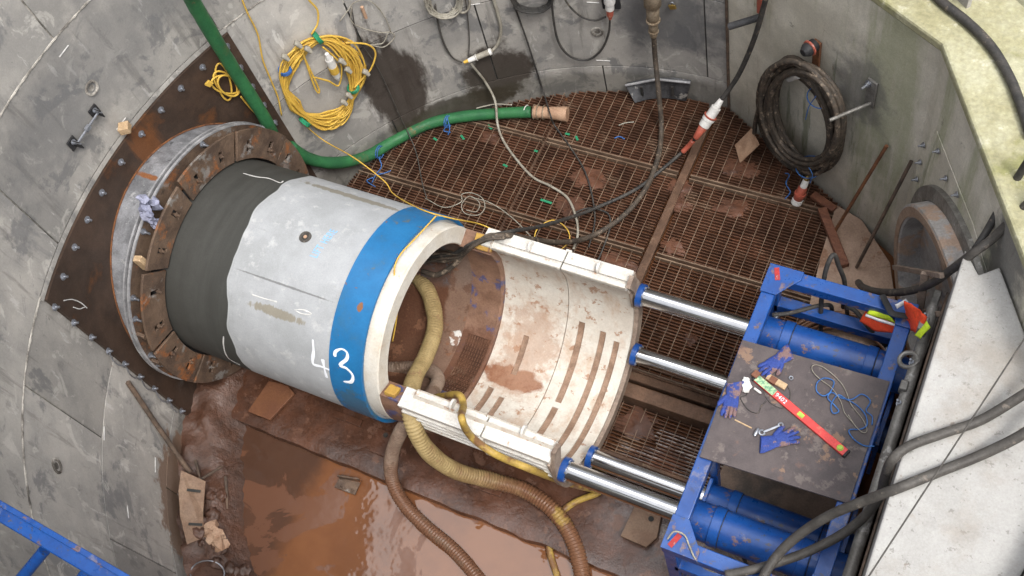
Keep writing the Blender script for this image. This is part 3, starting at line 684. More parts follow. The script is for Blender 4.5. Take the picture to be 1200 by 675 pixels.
# ---------------------------------------------------------------- white shell (thrust ring)
SH = thing('thrust_shell', 'open topped cream steel half shell with curved slots, splashed with red mud', 'steel shell', (-.15, 0, .1))
xs = sorted(set([-.70, -.60, -.545, -.475, -.425, -.30, -.25, -.135, -.128, -.03, .025, .16, .212, .285, .335, .42]+[-.65, -.36, -.19, -.08, .08, .25, .38]))
AA = [-207+i*2.0 for i in range(118)]; AA[-1] = 26.6
slots = [(-.60, -.545, -150, -100), (-.475, -.425, -84, -58), (-.475, -.425, -152, -104), (-.30, -.25, -160, -122), (-.03, .025, -92, -36), (-.03, .025, -152, -97), (.16, .212, -150, -38), (.285, .335, -150, -42)]
def inslot(x, a):
    return any(s[0]-1e-4 <= x <= s[1]+1e-4 and s[2] <= a <= s[3] for s in slots)
m = MB(); RI, RO, RS = .70, .765, .713
pt = lambda x, a, r: Vector((x, PY+r*math.cos(R_(a)), PZ+r*math.sin(R_(a))))
nxs = len(xs)-1; nas = len(AA)-1
rad = [[RS if (inslot((xs[i]+xs[i+1])/2, (AA[j]+AA[j+1])/2)) else (RI+.012 if xs[i] == -.135 else RI) for j in range(nas)] for i in range(nxs)]
for i in range(nxs):
    for j in range(nas):
        r = rad[i][j]; m.m = 1 if r > RI+.001 else 0
        m.add([pt(xs[i], AA[j], r), pt(xs[i+1], AA[j], r), pt(xs[i+1], AA[j+1], r), pt(xs[i], AA[j+1], r)], [(0, 1, 2, 3)])
        m.m = 0
        if i+1 < nxs and abs(rad[i+1][j]-r) > 1e-6:
            q = rad[i+1][j]; m.add([pt(xs[i+1], AA[j], r), pt(xs[i+1], AA[j], q), pt(xs[i+1], AA[j+1], q), pt(xs[i+1], AA[j+1], r)], [(0, 1, 2, 3)])
        if j+1 < nas and abs(rad[i][j+1]-r) > 1e-6:
            q = rad[i][j+1]; m.add([pt(xs[i], AA[j+1], r), pt(xs[i], AA[j+1], q), pt(xs[i+1], AA[j+1], q), pt(xs[i+1], AA[j+1], r)], [(0, 1, 2, 3)])
for j in range(nas):   # ends and outside
    for x in (xs[0], xs[-1]): m.add([pt(x, AA[j], RI), pt(x, AA[j], RO), pt(x, AA[j+1], RO), pt(x, AA[j+1], RI)], [(0, 1, 2, 3)])
    m.add([pt(xs[0], AA[j], RO), pt(xs[-1], AA[j], RO), pt(xs[-1], AA[j+1], RO), pt(xs[0], AA[j+1], RO)], [(0, 1, 2, 3)])
weld(m.build('shell_wall', ['shell', 'shellmud'], SH))
m = MB(); m.lathe([(.422, .815), (.455, .815), (.455, .715), (.422, .715)], -206, 26, n=110); m.build('end_plate', 'greytimber', SH)
for sg in (1, -1):
    y0, y1 = (.630, .79) if sg > 0 else (-.79+PY, -.630+PY)
    fl = MB()
    for xa, xb in ((-.795, -.118), (-.106, .425)):
        fl.box(((xa+xb)/2, (y0+y1)/2, 1.255), (xb-xa, abs(y1-y0), .05))
    f = fl.build('top_flange', 'rail', SH, bevel=.006)
    m = MB(); ys_ = sg*.745+(0 if sg > 0 else PY)
    m.box((-.185, ys_, 1.05), (1.20, .035, .36)); m.build('side_plate', 'rail', SH, bevel=.004)
    for zz in (1.17, 1.095, 1.02, .95):
        m = MB(); m.box((-.185, sg*.78+(0 if sg > 0 else PY), zz), (1.21, .036, .022)); m.build('side_rib', 'rail', SH, bevel=.005)
    m = MB(); m.box((.418, ys_-sg*.005, 1.06), (.022, .13, .36)); m.build('end_gusset', 'greytimber', SH, bevel=.004)
    m = MB(); m.box((-.112, sg*.80+(0 if sg > 0 else PY), 1.10), (.05, .02, .34)); m.build('splice_strap', 'rail', SH, bevel=.006)
    for x in (-.405, .163):
        yy = sg*(.72 if sg > 0 else .66)
        m = MB(); c = Vector((x, yy, 1.30)); m.prism([c+Vector((0, .045*math.cos(a), .048*math.sin(a) if math.sin(a) > -.3 else -.022)) for a in [2*math.pi*i/16 for i in range(16)]], (.02, 0, 0))
        m.build('lifting_lug', 'rail', SH, bevel=.004)

# ---------------------------------------------------------------- jacks
def make_jack(y, z, muddy=False):
    t = thing('hydraulic_jack', None, 'hydraulic jack', (1.9, y, z-.14))
    bm_ = 'bluemud' if muddy else 'blue'
    m = MB(); m.tube([(1.395, y, z), (1.40, y, z), (2.44, y, z), (2.445, y, z)], [.12, .132, .132, .12], 40); b = m.build('cylinder_barrel', bm_, t)
    for x in (1.60, 2.19): MB().cyl((x-.035, y, z), (x+.035, y, z), .141, 40).build('clamp_band', bm_, b, bevel=.004)
    for x in (1.636, 2.226): MB().cyl((x, y, z), (x+.006, y, z), .1335, 40).build('band_seam', 'rubber', b)
    m = MB(); m.tube([(1.355, y, z), (1.39, y, z)], .105, 32); m.build('gland', 'steel', t)
    m = MB(); m.tube([(.50, y, z), (1.40, y, z)], .070, 40); m.build('piston_rod', 'steel', t)
    m = MB(); m.tube([(.452, y, z), (.456, y, z), (.496, y, z), (.50, y, z)], [.082, .092, .092, .082], 36); m.build('rod_collar', 'bluemud', t)
    m = MB()
    for a in range(0, 360, 60): m.tube([(.49, y+.08*math.cos(R_(a)), z+.08*math.sin(R_(a))), (.512, y+.08*math.cos(R_(a)), z+.08*math.sin(R_(a)))], .009, 6)
    m.build('collar_bolts', 'bolt', t, smooth=False)
    return t
J1 = make_jack(.74, 1.0)
J1['label'] = 'clean blue hydraulic jack with shiny rod, farthest one, beside the hi vis vest'
J1['group'] = 'hydraulic jacks pushing the white shell'
for (y, z, lb) in ((.49, .44, 'lower far hydraulic jack, its shiny rod running under the dark board'), (-.43, .45, 'mud spattered lower hydraulic jack just behind the nearest jack'), (-.735, 1.0, 'nearest blue hydraulic jack with its shiny rod above the brown water')):
    o = copy_tree(J1); o.location = (1.9, y, z-.14); o['label'] = lb
# jacking frame
FR = thing('jacking_rig', 'blue painted steel box frame carrying the four jacks and the dark board', 'steel frame', (1.87, 0, -.1))
def beam(a, b, w, h, name='frame_beam', mt='blue', bv=.006):
    a = Vector(a); b = Vector(b); m = MB(); m.box((a+b)/2, ((b-a).length, w, h), b-a); return m.build(name, mt, FR, bevel=bv)
zt = 1.345
for y in (1.04, -1.04): beam((1.36, y, zt), (2.385, y, zt), .10, .10)
beam((1.415, -.985, zt), (1.415, .985, zt), .10, .10); beam((2.33, -.985, zt), (2.33, .985, zt), .10, .10)
for y in (1.04, -1.04):
    beam((1.42, y, .93), (2.33, y, .93), .09, .10); beam((1.42, y, .1), (2.33, y, .1), .09, .10)
    for x in (1.41, 2.335): beam((x, y, -.1), (x, y, 1.29), .09, .09, 'corner_post')
for sy in (1, -1):
    for x in (1.41, 2.335): beam((x, sy*.27, -.1), (x, sy*.27, 1.29), .06, .06, 'inner_post')
    m = MB(); m.prism([(1.358, sy*1.092, 1.3985), (1.60, sy*1.092, 1.3985), (1.60, sy*1.03, 1.3985), (1.47, sy*.86, 1.3985), (1.358, sy*.86, 1.3985)][::sy], (0, 0, .012)); m.build('corner_gusset', 'blue', FR, smooth=False, bevel=.002)
    m = MB(); m.prism([(2.387, sy*1.092, 1.3985), (2.25, sy*1.092, 1.3985), (2.25, sy*1.03, 1.3985), (2.28, sy*.90, 1.3985), (2.387, sy*.90, 1.3985)][::-sy], (0, 0, .012)); m.build('corner_gusset', 'blue', FR, smooth=False, bevel=.002)
    m = MB(); p = (1.43, sy*1.02, 1.413); m.box(p, (.035, .10, .004), (.93, .36*sy, 0)); m.build('red_paint_dab', 'redmark', FR)
    # end plates round the cylinders
    m = MB(); m.box((2.40, sy*.60, .55), (.03, .72, .62)); m.build('rear_plate', 'blue', FR, bevel=.004)
    for (yy, z_) in ((sy*.735, 1.0), (sy*.46, .45)):
        m = MB(); m.box((1.40, yy, z_), (.03, .31, .31)); m.build('jack_mount', 'blue', FR, bevel=.006)
    for x in (1.47, 2.28):
        boltmb(Vector((x, sy*.90, 1.0)), Vector((0, 0, 1)), .014, .03).build('frame_bolt', 'bolt', FR, ang=25)
m = MB(); m.box((1.87, 0, .05), (1.0, .8, .03)); m.build('base_plate', 'darkbar', FR, bevel=.004)

# plywood board and the things lying on it
m = MB(); bz = 1.401
c4 = [az(870, 398, 1.42), az(820, 535, 1.42), az(995, 590, 1.42), az(1043, 447, 1.42)]
m.prism([Vector((p.x, p.y, bz)) for p in c4], (0, 0, .019)); m.build('work_board', 'ply', label='scuffed dark brown plywood board laid across the blue frame as a tool table', cat='board', smooth=False, bevel=.0015)
BT = 1.4205
def glove(px, ang, lab, spread=1.0, flip=1):
    m = MB(); c = az(*px, BT+.012); a = R_(ang); u = Vector((math.cos(a), math.sin(a), 0)); v = Vector((-u.y, u.x, 0))*flip
    P = lambda x, y, z=0: c+u*x+v*y+Vector((0, 0, z))
    m.tube(spl([P(-.135, .004, .004), P(-.12, 0), P(-.06, 0), P(-.02, 0), P(.02, 0), P(.045, 0, -.002)], 4), [.058, .06]+[.06-.018*min(1, i/8) for i in range(7)]+[.042+.008*min(1, i/6) for i in range(12)], 16, flat=.26)
    for k_, (y0, ln, sp) in enumerate(((.036, .070, .16), (.013, .082, .05), (-.012, .078, -.06), (-.035, .062, -.18))):
        sp *= spread; m.tube(spl([P(.01, y0*.9), P(.045, y0), P(.045+ln*.55, y0+sp*ln*.5, .006), P(.045+ln, y0+sp*ln, -.002)], 4), [.013]*10+[.0115, .010, .006], 8, flat=.7)
    m.tube(spl([P(-.03, .035), P(.0, .055), P(.03, .072, .004), P(.052, .078, 0)], 4), [.016]*9+[.014, .012, .010, .006], 8, flat=.7)
    return m.build('glove', 'glove', label=lab, cat='glove', group='blue work gloves on the board', ang=60)
def bang(p, q):
    a = az(*p, BT); b = az(*q, BT); return math.degrees(math.atan2(b.y-a.y, b.x-a.x))
glove((908, 425), bang((925, 413), (888, 440)), 'blue work glove at the far board edge above the end of the red level', 1.0, 1)
glove((857, 470), bang((862, 455), (853, 495)), 'blue work glove at the left edge of the board with fingers towards the near jack', .6, -1)
glove((915, 515), bang((902, 519), (945, 507)), 'blue work glove with spread fingers below the spanner, palm mud stained', 1.4, 1)
# spirit level
a = az(885, 443, BT); b = az(992, 533, BT); d = (b-a).normalized(); LV = thing('spirit_level', 'long red spirit level with green vial lying diagonally on the dark board', 'spirit level', (a+b)/2)
m = MB(); m.box((a+b)/2+Vector((0, 0, .012)), ((b-a).length, .055, .024), d); m.build('level_body', 'levelred', LV, bevel=.003)
sd = Vector((-d.y, d.x, 0))
for f in (0, 1): m = MB(); m.box(a+(b-a)*f+Vector((0, 0, .012))-d*(.004 if f else -.004), (.016, .058, .027), d); m.build('end_cap', 'rubber', LV, bevel=.002)
m = MB(); m.box(a+(b-a)*.12+Vector((0, 0, .0245)), (.16, .05, .002), d); m.build('pale_sticker', 'levelgreen', LV)
m = MB(); m.box(a+(b-a)*.51+Vector((0, 0, .0245)), (.045, .03, .003), d); m.build('centre_vial', 'vial', LV, bevel=.001)
m = MB(); c = a+(b-a)*.93+Vector((0, 0, .0245)); m.tube([c+d*(.018*math.cos(t))+sd*(.018*math.sin(t)) for t in [2*math.pi*i/16 for i in range(16)]], .004, 6, closed=True); m.cyl(c-Vector((0, 0, .002)), c+Vector((0, 0, .002)), .013, 14); m.build('plumb_vial', 'vial', LV)
vs, fs = text_mesh('9402', .042)
o0 = a+(b-a)*.235-sd*.014+Vector((0, 0, .0248)); MB().add([o0+d*v.x+sd*v.y for v in vs], fs).build('level_number', 'paint', LV, smooth=False)
# small tools
def flatbar(name, lab, cat, p, q, w, h, mt, r=False):
    a = az(*p, BT); b = az(*q, BT); m = MB()
    if r: m.tube([a+Vector((0, 0, w)), b+Vector((0, 0, w))], w, 10)
    else: m.box((a+b)/2+Vector((0, 0, h/2)), ((b-a).length, w, h), b-a)
    return m.build(name, mt, label=lab, cat=cat, bevel=.001)
# spanner with open jaw and ring end
a = az(893, 507, BT+.006); b = az(915, 498, BT+.006); d2 = (b-a).normalized(); s2 = Vector((-d2.y, d2.x, 0)); SP = thing('spanner', 'small bright steel spanner lying near the glove with spread fingers', 'spanner', a)
MB().box((a+b)/2, ((b-a).length-.02, .014, .007), d2).build('shank', 'bolt', SP, bevel=.002)
m = MB(); m.tube([b+d2*(.014*math.cos(t))+s2*(.014*math.sin(t)) for t in [2*math.pi*i/14 for i in range(14)]], .006, 6, closed=True); m.build('ring_end', 'bolt', SP)
m = MB(); m.tube([a+d2*(.017*math.cos(t))+s2*(.017*math.sin(t)) for t in [R_(40+i*20-180+180) for i in range(15)]], .007, 6); m.build('open_jaw', 'bolt', SP)
flatbar('wooden_stick', 'thin pale wooden stick beside the fingers of the left glove', 'stick', (861, 492), (881, 502), .009, .006, 'lightwood')
m = MB(); a = az(884, 511, BT+.012); b = az(889, 502, BT+.012); m.tube([a, a+(b-a)*.2, a+(b-a)*.75, b], [.009, .013, .013, .008], 10); m.build('socket_bit', 'bolt', label='short bright metal socket between the wooden stick and the spanner', cat='socket')
m = MB(); a = az(884, 455, BT+.01); b = az(892, 461, BT+.01); m.tube([a, a+(b-a)*.8, b], [.008, .009, .004], 10); m.build('marker_stub', 'white', label='short white marker lying beside the end of the red level', cat='marker')
m = MB(); c = az(875, 455, BT); m.lump(c+Vector((0, 0, .015)), (.03, .045, .018), .5, 2, 4, 2); m.lump(c+Vector((-.02, .05, .012)), (.02, .02, .014), .5, 2, 5, 2); m.build('crumpled_tissue', 'white', label='crumpled white wrapper next to the left glove', cat='wrapper')
m = MB(); a = az(899, 442, BT); b = az(921, 455, BT); m.box((a+b)/2+Vector((0, 0, .012)), ((b-a).length, .045, .024), b-a); m.build('wood_offcut', 'lightwood', label='pale wooden offcut with a brown band lying next to the red level', cat='offcut', bevel=.002)
m = MB(); a = az(906, 446, BT+.0125); m.box((a), (.05, .047, .0265), (b-az(899, 442, BT))); m.build('brown_label', 'wood', bpy.data.objects['wood_offcut'])
m = MB(); a = az(886, 439, BT+.02); m.box(a, (.05, .045, .03), (.3, .8, 0)); m.build('brown_wood_cube', 'wood', label='small brown wood block at the left end of the red level', cat='wood block', bevel=.002)
m = MB(); c = az(927, 443, BT+.008); m.tube([c+Vector((.012*math.cos(t), .012*math.sin(t), 0)) for t in [2*math.pi*i/12 for i in range(12)]], .005, 6, closed=True); m.build('steel_nut', 'bolt', label='single steel nut on the dark board right of the wooden offcut', cat='nut')
def cord(name, lab, cat, pp, r, mt, n=6, seg=8, group=None, step=None, closed=False):
    P = spl(pp, seg, closed); m = MB(); m.tube(P, r, n, closed=closed); return m.build(name, mt, label=lab, cat=cat, group=group, ang=180)
Zb = [(x, y, 'z', BT+.006) for x, y in ((894, 452), (896, 462), (903, 472), (915, 478), (922, 474), (926, 465), (925, 456), (920, 451))]
cord('string_loop', 'loop of grey string across the spirit level', 'string', pth(*Zb), .0025, 'greycable')
cord('wire_scrap', 'thin black wire trailing from the left glove over the board', 'wire', pth(*[(x, y, 'z', BT+.004) for x, y in ((856, 455), (862, 449), (870, 452), (875, 462), (868, 466), (872, 474), (878, 481), (888, 484), (892, 476), (898, 470))]), .003, 'cable')
cord('blue_rope', 'tangled thin blue rope on the right side of the dark board', 'rope', pth(*[(x, y, 'z', BT+.007+.004*(i % 3)) for i, (x, y) in enumerate(((1022, 498), (1022, 488), (1015, 481), (1020, 470), (1010, 462), (998, 468), (985, 466), (975, 460), (965, 464), (957, 458), (958, 448), (967, 443), (977, 447), (975, 456), (970, 466), (978, 475), (983, 482), (976, 484), (974, 474), (982, 463), (992, 468), (1004, 475), (1014, 486), (1016, 498), (1008, 503), (995, 504), (1000, 514), (1012, 522), (1025, 523)))]), .0045, 'bluerope', seg=6)
cord('grey_string', 'long loop of pale grey string over the blue rope on the board', 'string', pth(*[(x, y, 'z', BT+.014) for x, y in ((1000, 496), (990, 484), (985, 470), (975, 455), (962, 445), (953, 436), (952, 429), (959, 428), (970, 434), (985, 448), (992, 460), (998, 475), (1010, 490), (1016, 503), (1012, 507), (1003, 500), (994, 486))]), .0028, 'palecable')

# ---------------------------------------------------------------- thrust block and thrust plate
m = MB(); m.prism([(2.548, -2.12, -.3), *[(3.352*math.cos(R_(a_)), 3.352*math.sin(R_(a_)), -.3) for a_ in range(-38, 6, 4)], (3.12, .44, -.3), (2.76, 1.06, -.3), (2.66, .97, -.3), (2.548, 1.12, -.3)], (0, 0, 2.5))
m.build('thrust_block', 'block', label='big white cast concrete block behind the jacks, its flat top bright', cat='concrete block', smooth=False, bevel=.012, origin=False)
TP = thing('thrust_plate', 'dirty grey steel thrust beam squeezed between the jack frame and the white block', 'steel beam', (2.5, 0, -.1))
m = MB(); m.box((2.475, -.1, .68), (.055, 2.6, 1.62)); m.build('bearing_plate', 'galv', TP, bevel=.01)
m = MB(); m.tube([(2.478, -1.45, 1.51), (2.478, 1.05, 1.51)], .038, 14); m.build('top_tube', 'galv', TP)
m = MB(); m.box((2.535, -.1, .7), (.014, 2.5, 1.75)); m.build('packing_board', 'darkbar', TP)
for y in (.95, .6, .3, -.5): boltmb(Vector((2.46, y, 1.53)), Vector((-.4, 0, 1)).normalized(), .016, .03).build('plate_bolt', 'bolt', TP, ang=25)
m = MB(); c = Vector((2.43, .62, 1.52)); m.tube([c+Vector((.0+.055*math.cos(t), .055*math.sin(t), .02*math.cos(t))) for t in [2*math.pi*i/18 for i in range(18)]], .016, 8, closed=True); m.build('lifting_eye', 'galv', TP)
MB().box((2.45, .86, 1.56), (.06, .10, .12)).build('end_bracket', 'galv', TP, bevel=.008); MB().box((2.45, .42, 1.53), (.05, .07, .08)).build('end_bracket', 'galv', TP, bevel=.008)

# ---------------------------------------------------------------- grating floor
def clipx(y, x0, x1):
    r = 3.33; lim = math.sqrt(max(0, r*r-y*y)); x0 = max(x0, -lim); x1 = min(x1, lim)
    # flat wall face: points with (p-W1O).W1N < -.02
    xm = W1O.x+(-.02-(y-W1O.y)*W1N.y)/W1N.x; x1 = min(x1, xm)
    return x0, x1
def clipy(x, y0, y1):
    lim = math.sqrt(max(0, 3.33**2-x*x)); y1 = min(y1, lim)
    ym = W1O.y+(-.02-(x-W1O.x)*W1N.x)/W1N.y; y1 = min(y1, ym); return y0, y1
cols = [(-2.95, -1.30), (-1.265, .06), (.18, 1.58)]
rows = [(-.42, .40), (.54, 1.60), (1.64, 2.46), (2.50, 3.36)]
where = [['hidden under the pipe, left of the white shell', 'under the white shell', 'between the jack rods, shining wet'],
         ['behind the pipe near its middle', 'behind the white shell', 'behind the upper jack rod'],
         ['just below the green hose', 'in the middle of the floor under the long cables', 'left of the pale plywood sheet, under the red plug'],
         ['under the green hose by the wet wall', 'against the curved back wall under the hose end', 'below the heavy cable coil']]
for ri, (y0, y1) in enumerate(rows):
    for ci, (x0, x1) in enumerate(cols):
        m = MB(); y = y0+.02; sp = .0295; cnt = 0
        tilt = random.uniform(-.004, .004)
        while y < y1-.01:
            a, b = clipx(y, x0, x1)
            if b-a > .05:
                ja = random.uniform(-.012, .004) if ci != 2 else 0
                jy = random.uniform(-.0025, .0025); m.box(((a+b)/2+ja/2, y+jy, -.02+tilt+random.uniform(-.002, .002)), (b-a-ja, .0085, .036), (1, random.uniform(-.0015, .0015), 0)); cnt += 1
            y += sp
        if cnt == 0: continue
        g = thing('floor_grating', 'rusty brown steel floor grating panel '+where[ri][ci], 'floor grating', ((x0+x1)/2, (y0+y1)/2, -.05), 'steel grating panels of the shaft floor')
        m.build('bearing_bars', 'rustgrate', g, smooth=False)
        m = MB(); x = x0+.05
        while x < x1-.02:
            a, b = clipy(x, y0, y1)
            if b-a > .04: m.box((x, (a+b)/2, -.001+tilt), (.0055, b-a, .010))
            x += .0985
        if len(m.f) > 24: m.build('cross_rods', 'grate_rod', g, smooth=False)
        else:
            for q in range(len(m.f)//6): MB().add(m.v[q*8:q*8+8], m.f[:6]).build('cross_rod', 'grate_rod', g, smooth=False)
        for yy in (y0, y1):
            a, b = clipx(yy, x0, x1)
            if b-a > .1 and yy < 3.2: MB().box(((a+b)/2, yy, -.012+tilt), (b-a, .012, .05)).build('edge_bar', 'grate_rod', g, smooth=False)
for (a, b, w, lb) in (((.12, .55, -.012), (.12, 3.24, -.012), .075, 'flat rusty floor beam running between the grating panels to the back wall'),
                   ((.28, .47, .0), (1.38, .47, .0), .09, 'muddy steel channel between the shell and the jack frame'),
                   ((-1.283, .2, -.075), (-1.283, 3.0, -.075), .07, 'rusty beam under the ends of the grating bars at the middle of the floor')):
    a = Vector(a); b = Vector(b); m = MB(); m.box((a+b)/2, ((b-a).length, w, .05), b-a); 
    if w == .09:
        for s_ in (-1, 1): m.box((a+b)/2+Vector((0, s_*.04, .03)), ((b-a).length, .012, .04), b-a)
    m.build('floor_beam', 'beam', label=lb, cat='steel beam', bevel=.004)
# mud trodden into the mesh
m = MB()
for i in range(24):
    x, y = random.uniform(-2.3, 1.5), random.uniform(-.3, 2.9)
    if abs(y) < .95 and x < .4: continue
    a, b = clipx(y, -3, 1.6)
    if x > b-.15: continue
    r = random.uniform(.03, .12); q = MB(); q.lump((x, y, -.012), (r*random.uniform(.8, 2.2), r, .016), .45, 3, i+70, 1.9); m.add(q.v, q.f)
m.build('trodden_mud', 'silt', label='smears of red mud trodden into the rusty gratings', cat='mud', kind='stuff', ang=60)
# stage beams and pedestals carrying shell and frame
for y, lb in ((.30, 'far muddy guide rail under the pipe and shell'), (-.30, 'near muddy guide rail under the pipe and shell')):
    m = MB(); m.box((-.9, y, .04), (4.2, .12, .20)); m.build('guide_rail', 'beam', label=lb, cat='rail', bevel=.006)
# plates standing out of the slab
def floorplate(px, z, th, mt, name, lab, cat, bev=.004, hole=None):
    P = [az(x, y, z) for x, y in px]; m = MB(); m.prism([Vector((p.x, p.y, z-th)) for p in P], (0, 0, th)); o = m.build(name, mt, label=lab, cat=cat, smooth=False, bevel=bev)
    if hole:
        c = az(*hole, z+.001); m = MB(); m.cyl(c, c+Vector((0, 0, .004)), .022, 16); m.build('bolt_hole', 'joint', o)
    return o
floorplate([(315, 446), (338, 452), (345, 461), (316, 492), (290, 482)][::-1], .06, .03, 'orangeboard', 'mud_board', 'orange brown muddy board sticking out from under the grey pipe', 'board')
floorplate([(745, 590), (776, 598), (770, 630), (757, 641), (727, 628)][::-1], .05, .03, 'segpiece', 'foot_plate', 'muddy steel foot plate with a bolt hole beside the jack frame', 'steel plate', hole=(763, 608))
floorplate([(560, 545), (594, 556), (586, 582), (548, 569)][::-1], .03, .03, 'slab', 'foot_plate', 'muddy steel foot plate half under the white shell', 'steel plate')
floorplate([(440, 500), (470, 510), (462, 540), (432, 528)][::-1], .035, .03, 'slab', 'foot_plate', 'muddy steel foot plate below the blue band of the pipe', 'steel plate', hole=(452, 510))
floorplate([(392, 480), (425, 492), (422, 500), (390, 488)][::-1], .03, .02, 'slab', 'timber_batten', 'muddy flat batten below the painted number', 'batten')
# angle bracket standing in the water
B = thing('angle_bracket', 'small rusty angle bracket lying in the brown water', 'bracket', az(410, 570, -.1))
P = [az(x, y, -.09) for x, y in ((392, 571), (416, 580), (424, 562), (400, 556))]; m = MB(); m.prism([Vector((p.x, p.y, -.10)) for p in P], (0, 0, .014)); m.build('base_plate', 'clamp', B, smooth=False, bevel=.002)
a = az(398, 560, -.08); b = az(423, 564, -.08); m = MB(); m.box((a+b)/2+Vector((0, 0, .03)), ((b-a).length, .012, .07), b-a); m.build('upright_plate', 'clamp', B, bevel=.002)
for q in ((400, 571), (413, 575)): boltmb(az(*q, -.086), Vector((0, 0, 1)), .012, .02).build('bolt', 'clamp', B, ang=25)

# ---------------------------------------------------------------- wall side, lower left
m = MB()
# spare clamp plate leaning in the mud
P = [az(*q) for q in ((212, 551, .34), (241, 565, .30), (240, 634, .18), (219, 639, .20), (213, 618, .24), (209, 586, .30))]
P = [az(212, 551, .40), az(209, 575, .36), az(211, 605, .30), az(219, 638, .24), az(239, 630, .16), (az(238, 600, .20)), az(241, 564, .30)]
nn = (P[1]-P[0]).cross(P[6]-P[0]).normalized()
if nn.z < 0: nn = -nn
m.prism(P, nn*-.03); cp = m.build('spare_clamp_plate', 'segpiece', label='curved mud coated steel plate with two slots leaning on the wall foot', cat='steel plate', smooth=False, bevel=.003)
m = MB()
for (q, z1, q2, z2) in (((219, 574), .345, (235, 576), .29), ((221, 614), .265, (237, 615), .205)):
    a = az(*q, z1); b = az(*q2, z2); m.box((a+b)/2+nn*.0, ((b-a).length, .022, .012), b-a, nn.cross(b-a))
m.build('slot', 'joint', cp, smooth=False)
m = MB(); m.tube([aw(150, 448, .02), aw(185, 500, .03), az(222, 553, .2)], .022, 10); m.build('steel_bar', 'darkbar', label='dark steel bar leaning down the wall below the rusty plate', cat='bar')
m = MB()
c = az(252, 625, .1); 
for i in range(4): m.lump(az(246+4*i, 622+5*i, .13), (.07, .07, .05), .4, 2, i, 1.6)
m.build('rubble_stone', 'stone', label='pale lump of stone in the mud under the spare plate', cat='stone')
ring = [az(243+20*math.cos(t), 672+15*math.sin(t), .14+.01*math.sin(3*t)) for t in [2*math.pi*i/24 for i in range(24)]]
m = MB(); m.tube(ring, .006, 6, closed=True); m.build('wire_hoop', 'bolt', label='thin wire hoop half out of frame in the mud', cat='wire hoop')
for pp, lb in ((((236, 545), (243, 568)), 'short dark stick in the mud right of the steel bar'), (((243, 568), (262, 548)), 'broken forked stick in the mud above the spare plate'), (((266, 560), (266, 596)), 'thin upright stick at the edge of the brown water')):
    a = az(*pp[0], .02); b = az(*pp[1], .02); a.z = max(floor_h(a.x, a.y), -.1)+.03; b.z = max(floor_h(b.x, b.y), -.1)+.035
    m = MB(); m.tube([a, (a+b)/2+Vector((0.01, 0, .01)), b], [.014, .012, .008], 7); m.build('mud_stick', 'darkbar', label=lb, cat='stick')
for i in range(26):
    a = R_(random.uniform(-148, -122)); r = random.uniform(2.95, 3.2); x, y = r*math.cos(a), r*math.sin(a); s_ = random.uniform(.025, .07)
    m = MB(); m.lump((0, 0, 0), (s_, s_*random.uniform(.7, 1.2), s_*.6), .3, 3, i+20, 1.8)
    for v in m.v: v += Vector((x, y, max(floor_h(x, y), -.12)+s_*.15))
    if i < 1: clod = MB()
    clod.add(m.v, m.f)
clod.build('mud_clods', 'mud', label='scatter of wet red mud clods heaped along the foot of the wall', cat='mud', kind='stuff', ang=60)
# turnbuckle bracket on the wall
TB = thing('wall_turnbuckle', 'shiny turnbuckle between two black brackets on the upper left wall', 'turnbuckle', aw(101, 152, .05))
a = aw(90, 169, .05); b = aw(115, 132, .05)
for q in (a, b):
    n_, t_, u_ = wframe(q); m = MB(); m.box(q-n_*.035, (.012, .08, .09), n_); m.box(q+n_*.0, (.09, .008, .07), n_); m.build('angle_cleat', 'rubber', TB, bevel=.002)
    boltmb(q-n_*.02+u_*.02, n_, .014, .04).build('cleat_bolt', 'bolt', TB, ang=25)
m = MB(); m.tube([a, b], .009, 8); m.tube([a+(b-a)*.42, a+(b-a)*.58], .022, 6); m.build('threaded_rod', 'bolt', TB, ang=25)

# blue ladder-like frame near the lens, top landing rail
BL = thing('blue_rail_frame', 'scratched dark blue steel rail with short rungs crossing the bottom left corner', 'steel rail', az(60, 640, 3.2))
a = az(-60, 566, 3.2); b = az(215, 728, 3.2)
d = (b-a).normalized(); sd = Vector((-d.y, d.x, 0))
m = MB(); m.box((a+b)/2, ((b-a).length, .075, .11), d); m.build('top_rail', 'blue', BL, bevel=.008)
m = MB(); m.box((a+b)/2+Vector((0, 0, .058))+sd*.045, ((b-a).length, .03, .02), d); m.build('rail_lip', 'blue', BL, bevel=.004)
for (p, q) in (((52, 645), (15, 690)), ((104, 667), (66, 720))):
    p = az(*p, 3.16); q = az(*q, 3.0); m = MB(); m.tube([p, q], .032, 14); m.build('rung', 'blue', BL)

# ---------------------------------------------------------------- hoses
def hose(name, lab, pp, r, mt, corr=0, pitch=.016, n=14, cat='hose', fitting=None):
    P = spl(pp, 14)
    if corr:
        P = resample(P, pitch/4); rr = [(r+corr*(1, .3, -1, .3)[i % 4]*.5)*(1+.09*noise.noise(P[i]*5)) for i in range(len(P))]
    else: P = resample(P, r*.6); rr = [r*(1+.08*noise.noise(p_*7)) for p_ in P]
    m = MB(); m.tube(P, rr, n); return m.build(name, mt, label=lab, cat=cat, ang=180)
hose('suction_hose', 'thick yellow corrugated hose from the pipe mouth over the shell edge into brown water', pth(
    (488, 322, 'z', .50), (503, 345, 'z', .55), (510, 380, 'z', .62), (500, 415, 'z', .72), (485, 445, 'z', .95), (480, 475, 'z', 1.10), (487, 505, 'z', 1.0), (505, 532, 'z', .75), (535, 552, 'z', .45), (575, 563, 'z', .2), (615, 575, 'z', .09), (650, 600, 'z', .06), (672, 635, 'z', .0), (683, 680, 'z', -.05), (680, 720, 'z', -.06)), .064, 'hosey', .009, .027, 18)
